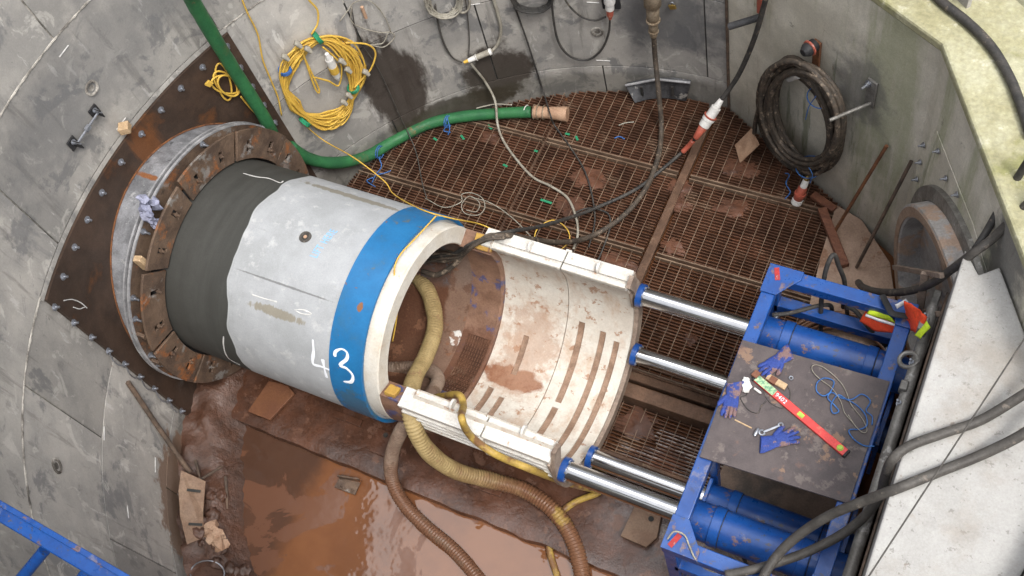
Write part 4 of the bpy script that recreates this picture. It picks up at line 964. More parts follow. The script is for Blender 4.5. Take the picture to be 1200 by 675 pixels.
hose('drain_hose', 'muddy grey brown corrugated hose looping from the pipe mouth down into the water', pth(
    (452, 432, 'z', .36), (480, 431, 'z', .38), (503, 434, 'z', .42), (513, 444, 'z', .48), (508, 458, 'z', .62), (492, 478, 'z', .90), (472, 502, 'z', .72), (460, 530, 'z', .4), (459, 560, 'z', .15), (473, 590, 'z', .02), (500, 618, 'z', -.04), (530, 643, 'z', -.06), (558, 675, 'z', -.06), (585, 715, 'z', -.06)), .055, 'hoseg', .008, .025, 16)
hose('air_hose', 'slim yellow hose lying over the shell flange and curling into the mud', pth(
    (500, 468, 'z', .55), (520, 464, 'z', 1.0), (538, 463, 'z', 1.28), (543, 475, 'z', 1.34), (541, 490, 'y', -.835), (552, 511, 'y', -.85), (580, 532, 'y', -.87), (620, 549, 'y', -.88), (662, 565, 'z', .45), (697, 574, 'z', .08), (700, 578, 'z', .03), (675, 588, 'z', .02), (655, 603, 'z', .0), (644, 625, 'z', -.06), (645, 650, 'z', -.08), (655, 680, 'z', -.08), (668, 710, 'z', -.08)), .027, 'hosesmall')
hose('green_delivery_pipe', 'straight green hose dropping from above in front of the rusty plate', pth(
    (212, -30, 'z', 3.45), (225, 0, 'z', 3.05), (268, 72, 'z', 2.25), (312, 142, 'z', 1.45), (-3.12, 1.06, .98), (-3.14, 1.0, .7)), .056, 'green', n=20)
GH = hose('green_ground_hose', 'green suction hose with tan end fitting lying along the foot of the back wall', pth(
    (340, 172, 'w', .09), (362, 186, 'w', .09), (392, 191, 'w', .10), (428, 184, 'z', .15), (460, 166, 'z', .09), (500, 146, 'z', .08), (540, 137, 'z', .08), (585, 133, 'z', .08), (626, 131, 'z', .08)), .056, 'green', n=20)
a = az(626, 131, .08); b = az(665, 134, .08); m = MB(); d = b-a
m.tube([a, a+d*.05, a+d*.10, a+d*.12, a+d*.45, a+d*.5, a+d*.7, a+d*.85, b], [.062, .066, .066, .058, .058, .062, .066, .072, .074], 20); m.build('end_fitting', 'tanfit', GH)
m = MB()
for f in (.0, .12, .3): 
    c = a+d*f; t = d.normalized(); s1 = t.orthogonal().normalized(); s2 = t.cross(s1); m.tube([c+s1*(.068*math.cos(q))+s2*(.068*math.sin(q)) for q in [2*math.pi*i/20 for i in range(20)]], .006, 6, closed=True)
m.build('hose_clamp', 'brownmetal', GH)
m = MB(); c = a-d*.25; m.tube([c+Vector((0, .058*math.cos(q), .058*math.sin(q))) for q in [2*math.pi*i/20 for i in range(20)]], .005, 6, closed=True); m.build('white_band', 'white', GH)
def tie(px, z, lab, ends, r=.005, mt='bluerope', name='rope_tie'):
    m = MB()
    for k_ in range(2):
        c = az(*px, z); t = Vector((1, .1+.1*k_, 0)).normalized(); s1 = Vector((0, 1, 0)); s2 = Vector((0, 0, 1))
        m.tube([c+Vector((.02*k_, 0, 0))+s1*(.063*math.cos(q))+s2*(.063*math.sin(q)) for q in [2*math.pi*i/18 for i in range(18)]], r, 6, closed=True)
    for e in ends: m.tube(spl([az(*q) for q in e], 5), r, 6)
    m.build(name, mt, label=lab, cat='rope tie')
tie((524, 142), .08, 'blue rope tied round the green hose near its middle', [[(524, 138, .15), (527, 150, .08), (525, 158, .02)], [(525, 146, .1), (520, 153, .03), (528, 155, .02)]])
tie((444, 178), .12, 'blue rope tied round the green hose behind the pipe with loose ends', [[(444, 185, .1), (447, 195, .05), (440, 205, .03), (436, 214, .02)], [(440, 205, .03), (450, 203, .02), (458, 200, .02)], [(437, 208, .02), (430, 212, .02), (440, 219, .02)]])

# ---------------------------------------------------------------- cables on the floor and over the block
cord('power_cable', 'thick dusty cable hanging from the metal coupling and curving over the grating', 'cable', pth(
    (766, 42, 'w', .14), (768, 70, 'w', .14), (772, 110, 'z', .35), (775, 150, 'z', .05), (771, 185, 'z', .03), (756, 222, 'z', .03), (728, 255, 'z', .03), (690, 278, 'z', .06), (655, 284, 'z', .5), (620, 280, 'z', 1.0), (590, 276, 'z', 1.34), (562, 283, 'z', 1.30), (545, 295, 'z', 1.12), (530, 312, 'z', .95), (512, 322, 'z', .85), (495, 318, 'z', .8)), .024, 'cabledirty', n=10, seg=12)
cord('control_cable', 'dark cable from the white plug over the grating to the pipe mouth', 'cable', pth(
    (818, 158, 'z', .30), (806, 172, 'z', .08), (780, 195, 'z', .03), (745, 222, 'z', .03), (700, 243, 'z', .06), (665, 256, 'z', .35), (630, 266, 'z', .8), (600, 271, 'z', 1.25), (575, 277, 'z', 1.34), (552, 286, 'z', 1.25), (530, 298, 'z', 1.0), (505, 302, 'z', .85)), .017, 'cable', n=8, seg=12)
m = MB()
for k_ in range(4):
    j = lambda: random.uniform(-4, 4)
    m.tube(spl(pth((590+j(), 276+j(), 'z', 1.35), (570, 280+j(), 'z', 1.36), (555+j(), 287+j(), 'z', 1.28), (540+j(), 298+j(), 'z', 1.1), (520+j(), 300+j()*2, 'z', .95), (495, 300+j()*2, 'z', .85), (470, 290, 'z', .8)), 8), random.uniform(.008, .014), 8)
m.build('cable_bundle', 'cabledirty', label='bundle of loose dusty cables entering the top of the pipe mouth', cat='cable', ang=180)
def plug(name, lab, pts, mts, cat='plug'):
    """industrial connector: pts are path points with (radius) along"""
    t = thing(name, lab, cat, pts[0][0])
    for (a, b, r1, r2, mt, pn) in pts:
        m = MB(); d = (b-a); m.tube([a, a+d*.05, a+d*.95, b], [r1*.85, r1, r2, r2*.85], 18); m.build(pn, mt, t, ang=50)
    return t
a = az(846, 116, .62); b = az(815, 162, .28); d = b-a
plug('cable_connector', 'white and red industrial plug joining two cables beside the wall corner', [
    (a, a+d*.2, .022, .034, 'white', 'gland'), (a+d*.2, a+d*.45, .046, .046, 'white', 'socket_body'), (a+d*.45, a+d*.52, .058, .058, 'white', 'locking_ring'), (a+d*.52, a+d*.68, .052, .050, 'white', 'plug_body'), (a+d*.42, a+d*.50, .062, .05, 'redpl', 'hinged_lid'), (a+d*.68, b, .042, .028, 'redpl', 'plug_tail')], None)
cord('red_tape', 'red tape wound on the cable below the white plug', 'tape', pth((812, 165, 'z', .20), (806, 172, 'z', .12), (800, 178, 'z', .07)), .024, 'redpl', n=10)
cord('drop_cable', 'black cable dropping along the flat wall to the white and red plug', 'cable', pth((905, -30, 'z', 2.2), (897, 0, 'z', 1.9), (884, 45, 'z', 1.4), (868, 83, 'z', .95), (855, 104, 'z', .72), (846, 116, 'z', .62)), .022, 'cable', n=10)
a = az(947, 206, .32); b = az(933, 238, .02); d = b-a
plug('red_plug', 'red industrial plug hanging from the heavy cable coil above the grating', [(a, a+d*.15, .012, .02, 'brass', 'brass_gland'), (a+d*.15, a+d*.4, .028, .032, 'white', 'cable_grip'), (a+d*.4, a+d*.85, .04, .044, 'redpl', 'plug_body'), (a+d*.62, a+d*.7, .052, .052, 'redpl', 'flange'), (a+d*.85, b, .048, .048, 'white', 'rim')], None)
cord('block_cable_upper', 'upper of two thick grey cables crossing the white block, bending sharply at its edge', 'cable', pth((1240, 437, 'z', 2.45), (1200, 462, 'z', 2.35), (1150, 492, 'z', 2.245), (1105, 508, 'z', 2.23), (1065, 523, 'z', 2.235), (1045, 540, 'z', 2.20), (1037, 560, 'z', 2.0), (1031, 582, 'z', 1.8), (1012, 606, 'z', 1.62), (985, 627, 'z', 1.50), (950, 645, 'z', 1.46), (915, 658, 'z', 1.44), (880, 668, 'z', 1.43), (850, 674, 'z', 1.42)), .029, 'greycable', n=12, seg=10)
cord('block_cable_lower', 'lower of two thick grey cables crossing the white block towards the frame corner', 'cable', pth((1240, 478, 'z', 2.45), (1200, 508, 'z', 2.35), (1150, 533, 'z', 2.245), (1100, 553, 'z', 2.23), (1050, 573, 'z', 2.22), (1010, 588, 'z', 2.05), (970, 605, 'z', 1.85), (935, 628, 'z', 1.65), (910, 652, 'z', 1.52), (893, 680, 'z', 1.48), (885, 710, 'z', 1.40)), .030, 'greycable', n=12, seg=10)
cord('guide_wire', 'thin taut wire slanting across the white block', 'wire', pth((1215, 375, 'z', 2.6), (1017, 677, 'z', 2.6), (1000, 702, 'z', 2.6)), .0045, 'greycable')
cord('coping_cable', 'thick dark cable lying on the pale top of the headwall in the upper right corner', 'cable', pth((1080, -22, 'z', 2.64), (1105, 3, 'z', 2.64), (1135, 27, 'z', 2.64), (1162, 55, 'z', 2.64), (1183, 90, 'z', 2.64), (1197, 125, 'z', 2.64), (1208, 160, 'z', 2.64)), .03, 'cable', n=12)
cord('edge_cable', 'dark cable slanting from the right edge down to the notch of the white block', 'cable', pth((1225, 158, 'z', 3.0), (1200, 196, 'z', 2.7), (1178, 232, 'z', 2.45), (1158, 268, 'z', 2.3), (1143, 292, 'z', 2.24)), .024, 'cable', n=10)
cord('long_cable', 'thick dusty cable running from the right edge over the block notch to the plywood sheet', 'cable', pth((1240, 208, 'z', 2.9), (1200, 243, 'z', 2.6), (1165, 278, 'z', 2.35), (1140, 297, 'z', 2.25), (1115, 316, 'z', 1.95), (1090, 333, 'z', 1.6), (1060, 342, 'z', 1.2), (1030, 342, 'z', .8), (1012, 337, 'z', .5), (1006, 331, 'z', .3)), .028, 'greycable', n=12)
# hydraulic hoses round the frame
cord('hydraulic_hose', 'black hydraulic hose arching over the far beam of the blue frame', 'hydraulic hose', pth((962, 395, 'z', .55), (962, 360, 'z', 1.05), (966, 325, 'z', 1.35), (972, 305, 'z', 1.5), (978, 299, 'z', 1.5), (983, 312, 'z', 1.35), (990, 332, 'z', 1.1), (988, 360, 'z', .7)), .017, 'cable', n=10)
cord('hydraulic_hose', 'black hydraulic hose lying on the far middle beam by the gusset corner', 'hydraulic hose', pth((905, 369, 'z', 1.05), (925, 367, 'z', 1.06), (945, 362, 'z', 1.06), (960, 358, 'z', 1.06), (973, 358, 'z', 1.0), (975, 366, 'z', .8)), .016, 'cable', n=10)
cord('hydraulic_hose', 'black hydraulic hose slanting from the far beam down towards the vest', 'hydraulic hose', pth((993, 368, 'z', .7), (993, 360, 'z', 1.03), (1003, 365, 'z', 1.06), (1015, 380, 'z', 1.03), (1030, 397, 'z', .9), (1045, 412, 'z', .7)), .017, 'cable', n=10)
cord('hydraulic_hose', 'short black hydraulic hose on the nearest jack at the bottom of the frame', 'hydraulic hose', pth((810, 625, 'z', 1.0), (825, 632, 'z', 1.02), (850, 638, 'z', 1.0), (868, 648, 'z', .9), (875, 662, 'z', .7)), .013, 'cable', n=10)
cord('lamp_flex', 'thin white and red flex looped over the near corner of the blue frame', 'flex', pth((782, 632, 'z', 1.43), (790, 623, 'z', 1.45), (802, 627, 'z', 1.43), (808, 640, 'z', 1.42), (815, 655, 'z', 1.41), (828, 667, 'z', 1.2), (845, 672, 'z', 1.0)), .006, 'palecable')
# hose coil lying below the frame
m = MB()
for k_ in range(6):
    rx = .36+.022*k_; c = az(988, 424, .1)+Vector((0, 0, .02+.03*(k_ % 3)))
    m.tube([c+Vector((rx*math.cos(t), (rx*.82)*math.sin(t), .01*math.sin(2*t+k_))) for t in [2*math.pi*i/40 for i in range(40)]], .017, 8, closed=True)
m.build('hose_coil', 'hosey', label='pale yellow hose coil on the floor behind the blue frame', cat='hose coil', ang=180)

# hi-vis vest thrown over the frame corner
VE = thing('hi_vis_vest', 'orange and yellow hi vis vest bundled over the far right corner of the blue frame', 'vest', az(1035, 385, 1.2))
def cloth(px, z, mt, name, amp=.03, seed=0, nu=16, nv=12, th=.006):
    """cloth patch spanned by four picture corners lying at height z, folded"""
    q = [az(x, y, zz) for (x, y), zz in zip(px, z)]; m = MB(); vs = []
    for i in range(nu+1):
        for j in range(nv+1):
            u = i/nu; v = j/nv; p = (q[0]*(1-u)+q[1]*u)*(1-v)+(q[3]*(1-u)+q[2]*u)*v
            e = 1-(2*u-1)**4; p = p+Vector((.02*noise.noise(p*9), .02*noise.noise(p*9+Vector((5, 5, 5))), amp*(noise.noise(p*7+Vector((seed, 0, 0)))*1.6+.5*noise.noise(p*19))+amp*1.3*e*(1-(2*v-1)**2)))
            vs.append(p)
    m.add(vs, [(i*(nv+1)+j, (i+1)*(nv+1)+j, (i+1)*(nv+1)+j+1, i*(nv+1)+j+1) for i in range(nu) for j in range(nv)])
    o = m.build(name, mt, VE, ang=180); s = o.modifiers.new('thickness', 'SOLIDIFY'); s.thickness = th; return o
cloth([(1016, 363), (1054, 378), (1052, 395), (1008, 378)], [1.26, 1.30, 1.24, 1.16], 'orange', 'vest_front', .03, 1)
cloth([(1020, 359), (1047, 371), (1049, 377), (1016, 368)], [1.31, 1.34, 1.32, 1.30], 'lime', 'yellow_panel', .018, 2, th=.004)
cloth([(1014, 366), (1050, 379), (1049, 382), (1013, 369)], [1.35, 1.37, 1.37, 1.34], 'silver', 'reflective_strip', .012, 3, 16, 3, th=.003)
cloth([(1060, 354), (1086, 371), (1077, 396), (1062, 386)], [1.56, 1.66, 1.56, 1.30], 'orange', 'vest_back', .045, 4)
cloth([(1085, 376), (1089, 384), (1079, 398), (1072, 392)], [1.72, 1.72, 1.66, 1.62], 'lime', 'yellow_panel', .015, 5, th=.004)
cloth([(1050, 356), (1062, 351), (1064, 355), (1052, 362)], [1.49, 1.50, 1.48, 1.47], 'silver', 'reflective_strip', .012, 6, th=.003)
m = MB(); m.tube(spl(pth((1034, 346, 'z', 1.43), (1040, 358, 'z', 1.45), (1046, 367, 'z', 1.46), (1060, 370, 'z', 1.45), (1070, 372, 'z', 1.43), (1076, 385, 'z', 1.36)), 8), .022, 8, flat=.3); m.build('black_strap', 'rubber', label='black webbing strap wrapped over the frame corner beside the vest', cat='strap')

# ---------------------------------------------------------------- far right corner: second pipe, sheets, bars
TIN = Vector((W2U.x, W2U.y, 0)); SP2 = thing('second_pipe', 'grey pipe end sticking out of the headwall behind the white block', 'pipe', W2O+W2U*1.12-W2N*.1+Vector((0, 0, .2)))
def lathe2(prof, n=96, c=(1.12, .97)):
    m = MB(); o = W2O+W2U*c[0]+Vector((0, 0, c[1])); k = len(prof); vs = []
    for i in range(n):
        a = 2*math.pi*i/n
        for (s_, r) in prof: vs.append(o+W2N*s_+W2U*(r*math.cos(a))+Vector((0, 0, r*math.sin(a))))
    m.add(vs, [(i*k+q, i*k+(q+1) % k, ((i+1) % n)*k+(q+1) % k, ((i+1) % n)*k+q) for i in range(n) for q in range(k)]); return m
M['mudpipe'] = mat('mud_splashed_pipe_end', (.38, .36, .34), (.27, .25, .235), 4, 12, .6, .8, bump=.2, layers=[dict(c=(.40, .27, .19), s=3.5, lo=.52, hi=.60, k=.8, d=12), dict(c=(.16, .16, .17), s=6, lo=.58, hi=.64, k=.6)])
M['mudrim'] = mat('muddy_rim', (.33, .24, .18), (.24, .16, .11), 6, 12, .7, bump=.3)
lathe2([(.02, .83), (-.17, .83), (-.175, .82), (-.175, .735), (-.165, .725), (.02, .725)]).build('pipe_end', 'mudpipe', SP2)
lathe2([(-.002, .94), (-.05, .94), (-.06, .90), (-.06, .835), (-.002, .835)]).build('rubber_collar', 'galv', SP2)
lathe2([(-.176, .812), (-.181, .812), (-.181, .742), (-.176, .742)]).build('rusty_rim', 'mudrim', SP2)
m = MB(); o = W2O+W2U*1.12+Vector((0, 0, .97)); m.add([o-W2N*.012+W2U*(.73*math.cos(2*math.pi*i/64))+Vector((0, 0, .73*math.sin(2*math.pi*i/64))) for i in range(64)], [list(range(64))]); m.build('inner_bulkhead', 'mudpipe', SP2, smooth=False)
m = MB(); P2 = lambda u, z, s_=-.004: W2O+W2U*u+W2N*s_+Vector((0, 0, z))
m.prism([P2(.06, .1), P2(.06, 1.55), P2(.22, 1.96), P2(1.0, 2.0), P2(1.5, 1.9), P2(2.0, 1.2), P2(2.0, .1)], W2N*-.006); m.build('mounting_plate', 'headwall', SP2, smooth=False)
for q in ((1083, 170), (1100, 177), (1079, 190), (1109, 209), (1075, 210), (1122, 228), (1126, 262)):
    p = a2(*q, -.018); boltmb(p, -W2N, .015, .022).build('anchor_bolt', 'bolt', SP2, ang=25)
for (p, q, w, lb, k_) in (((1048, 313), (1104, 323), .035, 'upper grey timber rail across the mouth of the second pipe', -.26), ((1070, 362), (1100, 368), .035, 'lower grey timber rail in front of the second pipe', -.26)):
    a = a2(*p, k_); b = a2(*q, k_); m = MB(); m.box((a+b)/2, ((b-a).length, .03, w), b-a); m.build('timber_rail', 'greytimber', label=lb, cat='timber', bevel=.003)
a = a2(1084, 320, -.28); b = a2(1078, 364, -.28); m = MB(); m.box((a+b)/2, ((b-a).length, .05, .03), b-a); m.build('timber_post', 'greytimber', label='short grey timber upright in the mouth of the second pipe', cat='timber', bevel=.003)
# plywood sheet and planks on the floor
floorplate([(980, 240), (1010, 258), (1043, 308), (1049, 352), (1046, 400), (925, 430), (945, 372), (962, 300)][::-1], .028, .02, 'plyedge', 'plywood_sheet', 'pale mud smeared plywood sheet on the floor against the flat wall', 'plywood', .0015)
for q, lb in (((963, 245, 990, 312), 'thick brown timber lying across the edge of the plywood sheet'),):
    a = az(q[0], q[1], .07); b = az(q[2], q[3], .06); m = MB(); m.box((a+b)/2, ((b-a).length, .075, .06), b-a); m.build('timber_plank', 'wood', label=lb, cat='timber', bevel=.006)
a = az(952, 228, .04); b = az(978, 246, .04); m = MB(); m.box((a+b)/2, ((b-a).length, .07, .04), b-a); m.build('timber_plank', 'wood', label='short brown timber at the wall foot under the cable coil', cat='timber', bevel=.005)
m = MB(); m.tube([a1(1039, 171, -.03), az(979, 270, .07)], .015, 10); m.build('rusty_rod', 'rustbar', label='orange rusty rod leaning on the flat wall', cat='rod')
m = MB(); m.tube([a1(1068, 189, -.03), az(1004, 313, .05)], .015, 10); m.build('dark_rod', 'darkbar', label='dark muddy rod leaning on the wall corner, standing on the plywood', cat='rod')
# small square of ply on the wall foot
m = MB(); P = [az(*q) for q in ((880, 151, .30), (889, 170, .26), (867, 191, .02), (861, 170, .03))]; nn = (P[1]-P[0]).cross(P[3]-P[0]).normalized()
m.prism(P, nn*.012); m.build('pale_tile', 'tanfit', label='small pale pink board leaning beside the heavy cable coil', cat='board', smooth=False, bevel=.001)

# heavy cable coil on the flat wall
CC = thing('cable_coil', 'heavy coil of thick dusty black cable hanging on the flat wall', 'cable coil', a1(940, 135, -.1))
for k_ in range(22):
    cx, cy = 939+random.uniform(-4, 4), 137+random.uniform(-4, 3); A = 61+random.uniform(-10, 8); B_ = 37+random.uniform(-9, 10); th = R_(72+random.uniform(-5, 5))
    ph = random.uniform(0, 6); pts = []
    for i in range(36):
        t = 2*math.pi*i/36; ex = A*math.cos(t); ey = B_*math.sin(t)
        x = cx+ex*math.cos(th)-ey*math.sin(th); y = cy+ex*math.sin(th)+ey*math.cos(th)
        pts.append(a1(x, y, -.05-.009*k_-.03*math.sin(t*.5+ph)**2))
    m = MB(); m.tube(pts, .021, 9, closed=True); m.build('cable_turn', 'cabledirty', CC, ang=180)
cord('coil_tail', 'loose end of the heavy coil hanging down to the small pale board', 'cable', [a1(905, 85, -.22), a1(893, 115, -.24), a1(886, 140, -.2), az(884, 156, .33)], .02, 'cabledirty', n=9)
m = MB(); m.tube([a1(925, 92, -.16), a1(936, 88, -.2)], .028, 12); m.build('end_sleeve', 'white', CC)
for q, e in (((964, 112), [(944, 140), (948, 125), (956, 113)]), ((949, 195), [(949, 215), (952, 205), (948, 196)])):
    c = a1(*q, -.14); m = MB()
    m.tube([c+W1U*(.11*math.cos(t))+W1N*(.12*math.sin(t))+Vector((0, 0, .01*math.sin(2*t))) for t in [2*math.pi*i/20 for i in range(20)]], .005, 6, closed=True)
    m.tube(spl([a1(x, y, -.27) for x, y in e], 6), .004, 6)
    m.build('blue_tie', 'bluerope', CC)
m = MB(); m.tube(spl([az(920, 203, .05), az(925, 205, .05), az(921, 215, .03), az(926, 225, .03), (az(920, 233, .03))], 5), .005, 6); m.build('rope_scrap', 'bluerope', label='scrap of blue rope on the grating below the heavy coil', cat='rope')
HK = thing('wall_hook', 'black and red knob on a rusty strap above the heavy coil', 'hook', a1(956, 60, -.03))
m = MB(); m.box(a1(957, 65, -.02), (.07, .02, .32), W1U); m.build('strap', 'rustbar', HK, bevel=.003)
m = MB(); c = a1(955, 52, -.04); m.tube([c, c-W1N*.08, c-W1N*.12], [.05, .055, .03], 16); m.build('knob', 'rubber', HK); m = MB(); m.tube([c-W1N*.05+W1U*(.056*math.cos(t))+Vector((0, 0, .056*math.sin(t))) for t in [2*math.pi*i/18 for i in range(18)]], .010, 6, closed=True); m.build('red_rim', 'redpl', HK)
BR = thing('cable_bracket', 'rusty wall plate with a long steel peg pointing at the coil', 'bracket', a1(1020, 110, -.02))
c = a1(1021, 109, -.012); m = MB(); m.box(c, (.09, .02, .28), W1U); m.build('back_plate', 'galv', BR, bevel=.003)
boltmb(a1(1018, 98, -.022), -W1N, .02, .04).build('bolt', 'bolt', BR, ang=25)
m = MB(); m.tube([a1(1020, 121, -.02), a1(972, 141, -.34)], .014, 10); m.build('peg', 'galv', BR)
PB = thing('pipe_bracket', 'dark grey tube on a red bracket at the edge of the flat wall', 'bracket', a1(885, 20, -.02))
m = MB(); m.tube([a1(891, 20, -.03), a1(855, 31, -.18)], .03, 16); m.build('tube', 'cover', PB)
m = MB(); m.box(a1(891, 4, -.02), (.05, .03, .22), W1U); m.build('red_plate', 'redpl', PB, bevel=.003)
for x in (872, 908):
    pass

# ---------------------------------------------------------------- back wall furniture
# bundle of yellow cable
YC = thing('yellow_cable_coil', 'large bundle of bright yellow extension cable hanging on the curved wall', 'cable coil', aw(372, 95, .1))
for k_ in range(38):
    cx, cy = 376+random.uniform(-6, 6), 94+random.uniform(-5, 5); A = 41+random.uniform(-7, 9); B_ = 48+random.uniform(-9, 9); th = R_(20+random.uniform(-8, 8)); ph = random.uniform(0, 6.28); pts = []
    tight = [R_(-90), R_(165), R_(25), R_(115)]
    for i in range(44):
        t = 2*math.pi*i/44
        sq = 1
        w_ = min(abs((t-q+math.pi) % (2*math.pi)-math.pi) for q in tight); j = min(1, w_/.7)
        A2 = 41+(A-41)*(.35+.65*j); B2 = 47+(B_-47)*(.35+.65*j)
        ex = A2*math.cos(t); ey = B2*math.sin(t)
        x = 374+(cx-374)*j+ex; y = 94+(cy-94)*j+ey+3*math.sin(2*t)
        pts.append(aw(x, y, .03+.004*(k_ % 9)+.02*(1+math.sin(t+ph))*j*.6))
    m = MB(); m.tube(pts, .0088, 6, closed=True); m.build('cable_turn', 'ycable', YC, ang=180)
def wrap(px, mt, parent, rad=.06, name='tape_wrap', turn=(1, 0)):
    c = aw(*px, .06); n_, t_, u_ = wframe(c); dirv = (t_*turn[0]+u_*turn[1]).normalized(); cr = n_.cross(dirv); m = MB()
    for s_ in (-.012, 0, .012): m.tube([c+dirv*s_+cr*(rad*math.cos(q))+n_*(.055*math.sin(q)) for q in [2*math.pi*i/18 for i in range(18)]], .008, 6, closed=True)
    m.build(name, mt, parent)
wrap((372, 44), 'ctape', YC, .06, turn=(1, .2)); wrap((334, 82), 'btape', YC, .05, turn=(0, 1)); wrap((357, 143), 'ctape', YC, .05, turn=(1, .3)); wrap((414, 103), 'ctape', YC, .05, turn=(-.2, 1))
for k_, pp in enumerate([[(352, 58), (365, 85), (374, 105), (372, 108), (366, 95), (355, 62)], [(405, 50), (430, 52), (440, 62), (435, 80), (425, 92), (415, 103)], [(365, 40), (372, 28), (372, 12), (362, 0), (355, -12)], [(378, 55), (390, 65), (400, 78), (397, 100), (385, 95), (366, 90)], [(343, 120), (360, 150), (390, 172), (420, 190)]][:4]):
    cord('loose_loop', None, None, [aw(x, y, .08) for x, y in pp], .0088, 'ycable').parent = None
for o in [o for o in bpy.data.objects if o.name.startswith('loose_loop')]:
    o.parent = YC; o.location = o.location-WLOC[YC.name]
a = aw(383, 63, .13); b = aw(396, 92, .10); d = b-a
CN = thing('yellow_connector', 'white and yellow cable connector hanging inside the yellow coil', 'connector', a)
for (f0, f1, r1, r2, mt, nm) in ((0, .2, .018, .032, 'white', 'cap'), (.2, .48, .036, .04, 'white', 'socket_body'), (.48, .72, .042, .042, 'ycable', 'yellow_band'), (.72, .92, .038, .032, 'white', 'plug_body'), (.92, 1.05, .026, .014, 'white', 'gland')):
    MB().tube([a+d*f0, a+d*f1], [r1, r2], 16).build(nm, mt, CN, ang=50)
for q in ((345, 50), (330, 65), (397, 70), (404, 80), (425, 83), (405, 110), (399, 118), (357, 56)):
    p = aw(*q, .13); MB().tube([p, p+Vector((.02, .01, -.02)), p+Vector((.04, .01, -.06))], [.022, .026, .016], 10).build('plug_socket', 'palecable', YC)
def ccord(name, lab, cat, pp, r, mt, off=.03, **k): return cord(name, lab, cat, [aw(x, y, off) for x, y in pp], r, mt, **k)
ccord('yellow_lead', 'thin yellow lead hanging down the wall left of the yellow coil', 'cable', [(280, -10), (290, 15), (302, 40), (308, 70), (318, 95), (326, 115), (330, 135)], .007, 'ycable')
cord('yellow_lead', 'thin yellow lead running from the coil over the grey pipe end to its mouth', 'cable', [aw(355, 145, .08), aw(380, 165, .1), az(415, 185, .9), az(450, 212, .9), az(462, 228, 1.0), az(495, 246, 1.5), az(530, 256, 1.4), az(560, 262, 1.0), az(580, 270, .9)], .006, 'ycable')
cord('yellow_lead', 'thin yellow lead hanging round the white rim of the pipe mouth', 'cable', pth((512, 252, 'z', 1.72), (490, 276, 'z', 1.80), (468, 300, 'z', 1.83), (462, 320, 'z', 1.78), (466, 345, 'z', 1.62), (465, 370, 'z', 1.4), (460, 400, 'z', 1.2)), .006, 'ycable')
cord('yellow_lead', 'thin yellow lead looping on the grating behind the shell', 'cable', pth((625, 285, 'z', .03), (630, 268, 'z', .04), (648, 258, 'z', .03), (664, 268, 'z', .04), (667, 282, 'z', .04), (655, 295, 'z', .03)), .006, 'ycable')
YS = thing('small_yellow_coil', 'small loose coil of yellow cable beside the green hose on the rusty plate', 'cable coil', aw(262, 98, .08))
for k_ in range(4):
    pts = [aw(262+2*k_+(9+4*(k_ % 3))*math.cos(t)+(3+2*k_)*math.sin(t), 96+1.5*k_+(21-3*k_)*math.sin(t)+5*math.cos(t+k_), .06+.012*k_) for t in [2*math.pi*i/24 for i in range(24)]]
    MB().tube(pts, .0085, 6, closed=True).build('cable_turn', 'ycable', YS, ang=180)
m = MB(); c = aw(245, 98, .1); m.box(c, (.05, .02, .05), (.6, .6, .5)); m.build('plug', 'ycable', YS, bevel=.003)
ccord('yellow_tail', 'yellow lead running from the small coil down behind the seal', 'cable', [(282, 113), (292, 125), (303, 137), (312, 147)], .008, 'ycable', .09)
# grey cables
ccord('grey_wall_cable', 'grey cable coming down the wall into the inline connector', 'cable', [(575, -10), (583, 15), (587, 35), (583, 52), (574, 62)], .016, 'palecable', .03)
cord('pale_cable', 'pale grey cable dropping from the inline connector and snaking across the grating', 'cable', [aw(551, 68, .04), aw(553, 76, .05), aw(568, 95, .04), az(580, 118, .2), az(583, 145, .16), az(590, 165, .02), az(606, 188, .02), az(625, 208, .02), az(645, 218, .02), az(665, 232, .02), az(675, 255, .02), az(677, 275, .02), az(672, 292, .02)], .012, 'palecable', n=8)
a = aw(549, 71, .05); b = aw(576, 60, .05); d = b-a; IC = thing('inline_connector', 'pale inline cable connector on the wall above the wet stain', 'connector', a)
for (f0, f1, r1, r2, mt, nm) in ((-.2, 0, .014, .018, 'ycable', 'orange_gland'), (0, .3, .022, .026, 'white', 'plug_body'), (.33, .36, .034, .034, 'white', 'collar'), (.36, .9, .028, .028, 'palecable', 'socket_body'), (.9, 1.0, .034, .030, 'white', 'end_nut')):
    MB().tube([a+d*f0, a+d*f1], [r1, r2], 14).build(nm, mt, IC, ang=50)
ccord('grey_loop_cable', 'grey cable hanging in a loop from the pale coil to the orange gland', 'cable', [(510, 5), (513, 25), (520, 50), (530, 67), (541, 73)], .009, 'greycable')
ccord('thin_grey_cable', 'thin grey cable dropping straight past the inline connector', 'cable', [(545, -5), (548, 20), (550, 45), (549, 68)], .006, 'greycable')
PC = thing('pale_cable_coil', 'loose coil of pale grey cable at the top edge of the wall', 'cable coil', aw(520, 5, .05))
for k_ in range(6):
    pts = [aw(520+random.uniform(-2, 2)+(15+1.5*k_)*math.cos(t), 2+(15+k_)*math.sin(t), .04+.01*k_) for t in [2*math.pi*i/26 for i in range(26)]]
    MB().tube(pts, .009, 6, closed=True).build('cable_turn', 'palecable', PC, ang=180)
ccord('coil_tail', 'short tail of the pale coil hanging at the top edge of the wall', 'cable', [(530, 10), (542, 15), (549, 10), (550, 0), (545, -8)], .012, 'palecable')
TC = thing('thin_wire_coil', 'thin grey wire hanging in wide loops right of the yellow coil', 'wire', aw(430, 30, .05))
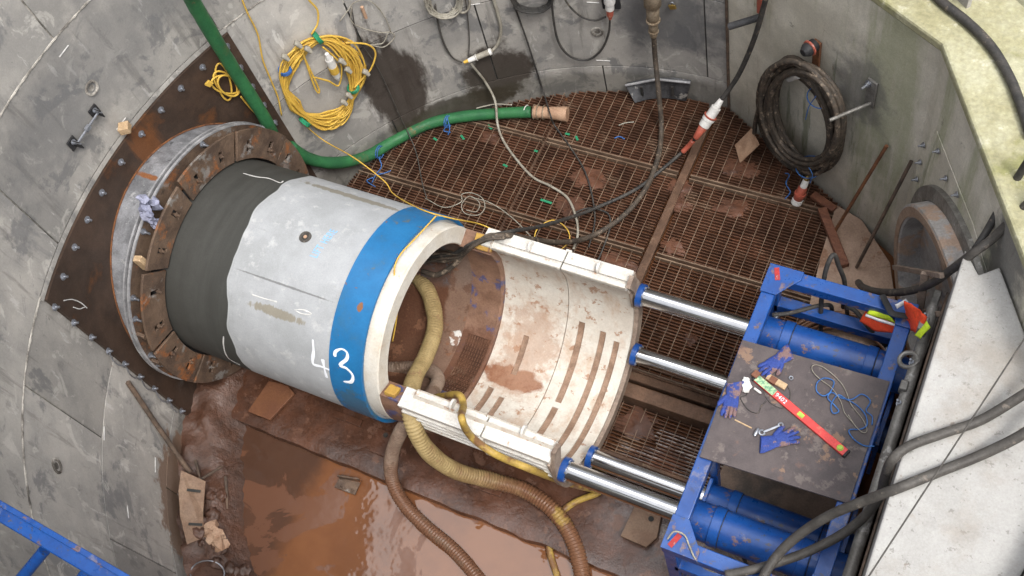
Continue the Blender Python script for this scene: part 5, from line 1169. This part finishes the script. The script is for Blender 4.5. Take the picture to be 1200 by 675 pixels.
for pts in ([(398, 25), (408, 12), (415, 3), (430, 0), (442, 8), (452, 22), (458, 37)], [(412, 8), (412, 25), (425, 33), (445, 38), (458, 38), (462, 44), (450, 55), (435, 53)], [(455, 38), (449, 50), (440, 52), (432, 53)]):
    MB().tube(spl([aw(x, y, .04) for x, y in pts], 8), .0055, 6).build('wire_loop', 'palecable', TC, ang=180)
m = MB(); m.tube([aw(424, 8, .05), aw(429, 21, .05)], .015, 8); m.build('wire_end_sleeve', 'tanfit', TC)
cord('dangling_wire', 'thin grey wire hanging down the wet wall to the grating behind the pipe', 'wire', [aw(412, 10, .04), aw(420, 45, .04), aw(440, 75, .04), aw(455, 105, .04), aw(468, 135, .05), az(478, 155, .15), az(488, 180, .05), az(495, 215, .03), az(500, 232, .03)], .0055, 'greycable')
m = MB()
for pts in ([(498, 232), (520, 243), (540, 237), (541, 228), (552, 226), (565, 232), (568, 244), (560, 252), (545, 250), (541, 240), (550, 230), (562, 238), (558, 248), (546, 246)], [(552, 231), (575, 238), (600, 255), (625, 280)]):
    m.tube(spl([az(x, y, .02) for x, y in pts], 8), .005, 6)
m.build('tangled_wire', 'palecable', label='small tangle of pale wire on the grating above the blue band', cat='wire', ang=180)
cord('black_thin_cable', 'thin black cable hanging down the wall and across the hose fitting onto the grating', 'cable', [aw(603, 8, .03), aw(615, 40, .03), aw(628, 80, .03), aw(637, 108, .05), az(645, 135, .18), az(650, 147, .04), az(668, 172, .02), az(685, 200, .02), az(694, 230, .02), az(697, 260, .02), az(690, 290, .02)], .008, 'cable')
cord('black_loop', 'thin black cable loop on the grating right of the yellow loop', 'cable', pth((672, 250, 'z', .02), (690, 244, 'z', .02), (712, 250, 'z', .02), (715, 265, 'z', .02), (710, 282, 'z', .02), (703, 300, 'z', .02), (697, 312, 'z', .05)), .008, 'cable')
DC = thing('dark_cable_coil', 'coil of black cable at the top edge between the pale coil and the hanging loop', 'cable coil', aw(625, 5, .05))
for k_ in range(9):
    pts = [aw(624+random.uniform(-2, 2)+(20+.6*k_)*math.cos(t), -1+(11+.7*k_)*math.sin(t), .04+.008*k_) for t in [2*math.pi*i/28 for i in range(28)]]
    MB().tube(pts, .009, 6, closed=True).build('cable_turn', 'cable', DC, ang=180)
ccord('black_hanging_loop', 'black cable hanging in a deep loop up to the red plug on the wall', 'cable', [(646, -5), (649, 25), (654, 48), (664, 63), (678, 70), (692, 69), (705, 58), (713, 40), (715, 20)], .011, 'cable', .05)
ccord('black_short_loop', 'thinner black cable curving from the top edge to the red plug', 'cable', [(658, -8), (668, 8), (682, 20), (697, 24), (710, 20)], .009, 'cable', .05)
a = aw(714, -8, .09); b = aw(715, 22, .09); d = b-a; RP = thing('wall_plug', 'white and red plug on the curved wall at the top edge of the picture', 'plug', a)
for (f0, f1, r1, r2, mt, nm) in ((0, .35, .05, .05, 'white', 'socket_body'), (.35, .6, .038, .04, 'white', 'collar'), (.6, .85, .034, .03, 'redpl', 'plug_body'), (.85, 1.0, .022, .016, 'redpl', 'gland')):
    MB().tube([a+d*f0, a+d*f1], [r1, r2], 16).build(nm, mt, RP, ang=50)
m = MB(); m.box(aw(716, 2, .02), (.16, .02, .16), wframe(aw(716, 2, .02))[1]); m.build('black_backplate', 'rubber', RP)
# metal coupling
a = aw(764, -18, .14); b = aw(766, 42, .14); d = b-a; MC = thing('metal_coupling', 'dirty stepped brass coupling gripping the thick hanging cable at the top edge', 'coupling', a)
for (f0, f1, r1, r2, nm) in ((0, .38, .075, .075, 'upper_body'), (.38, .66, .058, .055, 'clamp_ring'), (.66, .70, .064, .064, 'lower_flange'), (.70, .88, .042, .042, 'neck'), (.88, .91, .048, .048, 'gland_nut'), (.91, 1.0, .038, .034, 'cable_gland')):
    MB().tube([a+d*f0, a+d*(f0+.01), a+d*(f1-.01), a+d*f1], [r1*.93, r1, r2, r2*.93], 20).build(nm, 'brownmetal', MC, ang=40)
PL = thing('padlock', 'small brass padlock hanging on the wall near the top edge', 'padlock', aw(789, 8, .03))
c = aw(788, 8, .04); n_, t_, u_ = wframe(c); m = MB(); m.box(c, (.06, .02, .05), t_+u_*.3, n_); m.build('lock_body', 'brass', PL, bevel=.004)
m = MB(); m.tube([c+u_*.025+(t_*math.cos(q)*.018)+u_*.03*math.sin(q) for q in [math.pi*i/10 for i in range(11)]], .006, 6); m.build('shackle', 'bolt', PL)
# dark cover leaning at the foot of the back wall
m = MB(); P0 = [aw(733, 101, .06), aw(750, 97, .06), aw(770, 95, .06), aw(790, 95, .06), aw(809, 98, .06)]; P1 = [az(744, 121, .02), az(758, 117, .02), az(773, 115, .02), az(789, 116, .02), az(804, 119, .02)]
vs = P0+P1+[p+Vector((0, .03, .02)) for p in P0]+[p+Vector((0, .03, 0)) for p in P1]
fs = [(i, i+1, 6+i, 5+i) for i in range(4)]+[(10+i, 15+i, 16+i, 11+i) for i in range(4)]+[(i, 10+i, 11+i, i+1) for i in range(4)]+[(5+i, 6+i, 16+i, 15+i) for i in range(4)]+[(0, 5, 15, 10), (4, 14, 19, 9)]
CV = m.add(vs, fs).build('dark_curved_cover', 'cover', label='scuffed dark curved steel cover with openings leaning at the foot of the back wall', cat='steel cover', bevel=.004)
m = MB()
for x in (753, 789): c = (aw(x, 97, .075)+az(x, 117, .02))/2; m.box(c+Vector((0, -.015, .02)), (.025, .012, .13))
m.build('cover_slot', 'joint', CV); m = MB(); m.tube([aw(733, 100, .08), aw(770, 93, .08), aw(809, 97, .08)], .012, 8); m.build('cover_rim', 'flange', CV)
# litter on the grating
for i, (x, y, dx, dy) in enumerate(((542, 161, 3, 4), (574, 149, 4, 4), (676, 162, 2, 4), (640, 236, 12, 4), (665, 157, 4, 1), (628, 177, 3, 1), (510, 163, 3, 2), (592, 194, 4, 2))):
    a = az(x-dx/2, y-dy/2, .006); b = az(x+dx/2, y+dy/2, .008); m = MB(); m.box((a+b)/2, ((b-a).length+.01, .022, .004), b-a)
    m.build('tape_scrap', 'ctape', label='scrap of green tape lying on the rusty grating', cat='tape scrap', group='green tape scraps on the grating')
cord('twine', 'short curl of pale twine on the grating near the hose end', 'twine', pth((725, 147, 'z', .01), (733, 144, 'z', .012), (743, 143, 'z', .01)), .006, 'palecable')
cord('blue_scrap', 'scrap of blue twine on the grating near the back wall', 'twine', pth((720, 162, 'z', .01), (726, 160, 'z', .012), (732, 163, 'z', .01)), .006, 'btape')
cord('shore_twine', 'pale twine along the wall foot behind the green hose', 'twine', pth((558, 127, 'z', .05), (570, 124, 'z', .06), (582, 122, 'z', .04), (600, 123, 'z', .05)), .007, 'palecable')

# ---------------------------------------------------------------- camera, light, sky
cd = bpy.data.cameras.new('camera'); cam = bpy.data.objects.new('camera', cd); COL.objects.link(cam)
r0 = RW[0]; u0 = -RW[1]; b0 = -RW[2]
cam.matrix_world = Matrix(((r0[0], u0[0], b0[0], CAM.x), (r0[1], u0[1], b0[1], CAM.y), (r0[2], u0[2], b0[2], CAM.z), (0, 0, 0, 1)))
cd.sensor_width = 36; cd.lens = 1250/1200*36; cd.clip_start = .05; cd.clip_end = 500
S.camera = cam
EL, AZ = 60, -25     # sun elevation, azimuth of the direction towards the sun (degrees from +X)
w = bpy.data.worlds.new('World'); S.world = w; w.use_nodes = True; nt = w.node_tree
bg = nt.nodes['Background']; sk = nt.nodes.new('ShaderNodeTexSky'); sk.sky_type = 'NISHITA'; sk.sun_disc = False
sk.sun_elevation = R_(EL); sk.sun_rotation = R_(90-AZ); sk.air_density = 1.0; sk.dust_density = 4; sk.ozone_density = 1
hs = nt.nodes.new('ShaderNodeHueSaturation'); hs.inputs['Saturation'].default_value = .25
nt.links.new(sk.outputs[0], hs.inputs['Color']); tc = nt.nodes.new('ShaderNodeTexCoord'); sp = nt.nodes.new('ShaderNodeSeparateXYZ'); nt.links.new(tc.outputs['Generated'], sp.inputs[0])
mg = nt.nodes.new('ShaderNodeMapRange'); mg.inputs['From Min'].default_value = 0; mg.inputs['From Max'].default_value = 1; mg.inputs['To Min'].default_value = .5; mg.inputs['To Max'].default_value = 1.8
nt.links.new(sp.outputs['Z'], mg.inputs['Value'])
vm = nt.nodes.new('ShaderNodeVectorMath'); vm.operation = 'SCALE'; nt.links.new(hs.outputs[0], vm.inputs[0]); nt.links.new(mg.outputs[0], vm.inputs['Scale'])
# bright spot added to the sky, ragged like cloud, for the water to reflect
cd_ = Vector((math.cos(R_(71))*math.cos(R_(146)), math.cos(R_(71))*math.sin(R_(146)), math.sin(R_(71))))
nv = nt.nodes.new('ShaderNodeVectorMath'); nv.operation = 'NORMALIZE'; nt.links.new(tc.outputs['Generated'], nv.inputs[0])
dp = nt.nodes.new('ShaderNodeVectorMath'); dp.operation = 'DOT_PRODUCT'; nt.links.new(nv.outputs[0], dp.inputs[0]); dp.inputs[1].default_value = cd_
cn = nt.nodes.new('ShaderNodeTexNoise'); cn.inputs['Scale'].default_value = 7; cn.inputs['Detail'].default_value = 5; nt.links.new(nv.outputs[0], cn.inputs['Vector'])
ca = nt.nodes.new('ShaderNodeMath'); ca.operation = 'MULTIPLY_ADD'; nt.links.new(cn.outputs['Fac'], ca.inputs[0]); ca.inputs[1].default_value = .03; nt.links.new(dp.outputs['Value'], ca.inputs[2])
cr = nt.nodes.new('ShaderNodeMapRange'); cr.interpolation_type = 'SMOOTHSTEP'; cr.inputs['From Min'].default_value = math.cos(R_(12))+.015; cr.inputs['From Max'].default_value = math.cos(R_(8))+.015; cr.inputs['To Max'].default_value = 26
nt.links.new(ca.outputs[0], cr.inputs['Value'])
cc = nt.nodes.new('ShaderNodeCombineXYZ'); [nt.links.new(cr.outputs[0], cc.inputs[i]) for i in range(3)]
va = nt.nodes.new('ShaderNodeVectorMath'); va.operation = 'ADD'; nt.links.new(vm.outputs[0], va.inputs[0]); nt.links.new(cc.outputs[0], va.inputs[1])
nt.links.new(va.outputs[0], bg.inputs['Color']); bg.inputs['Strength'].default_value = .125
sl = bpy.data.lights.new('sun', 'SUN'); sl.energy = 1.1; sl.angle = R_(14); sl.color = (1, .97, .92); so = bpy.data.objects.new('sun', sl); COL.objects.link(so)
dv = Vector((math.cos(R_(EL))*math.cos(R_(AZ)), math.cos(R_(EL))*math.sin(R_(AZ)), math.sin(R_(EL))))
so.rotation_euler = dv.to_track_quat('Z', 'Y').to_euler(); so.location = (0, 0, 12)
S.view_settings.view_transform = 'Standard'; S.view_settings.look = 'None'; S.view_settings.exposure = .68; S.view_settings.gamma = 1
S.render.resolution_x = 1024; S.render.resolution_y = 576
S.render.engine = 'CYCLES'
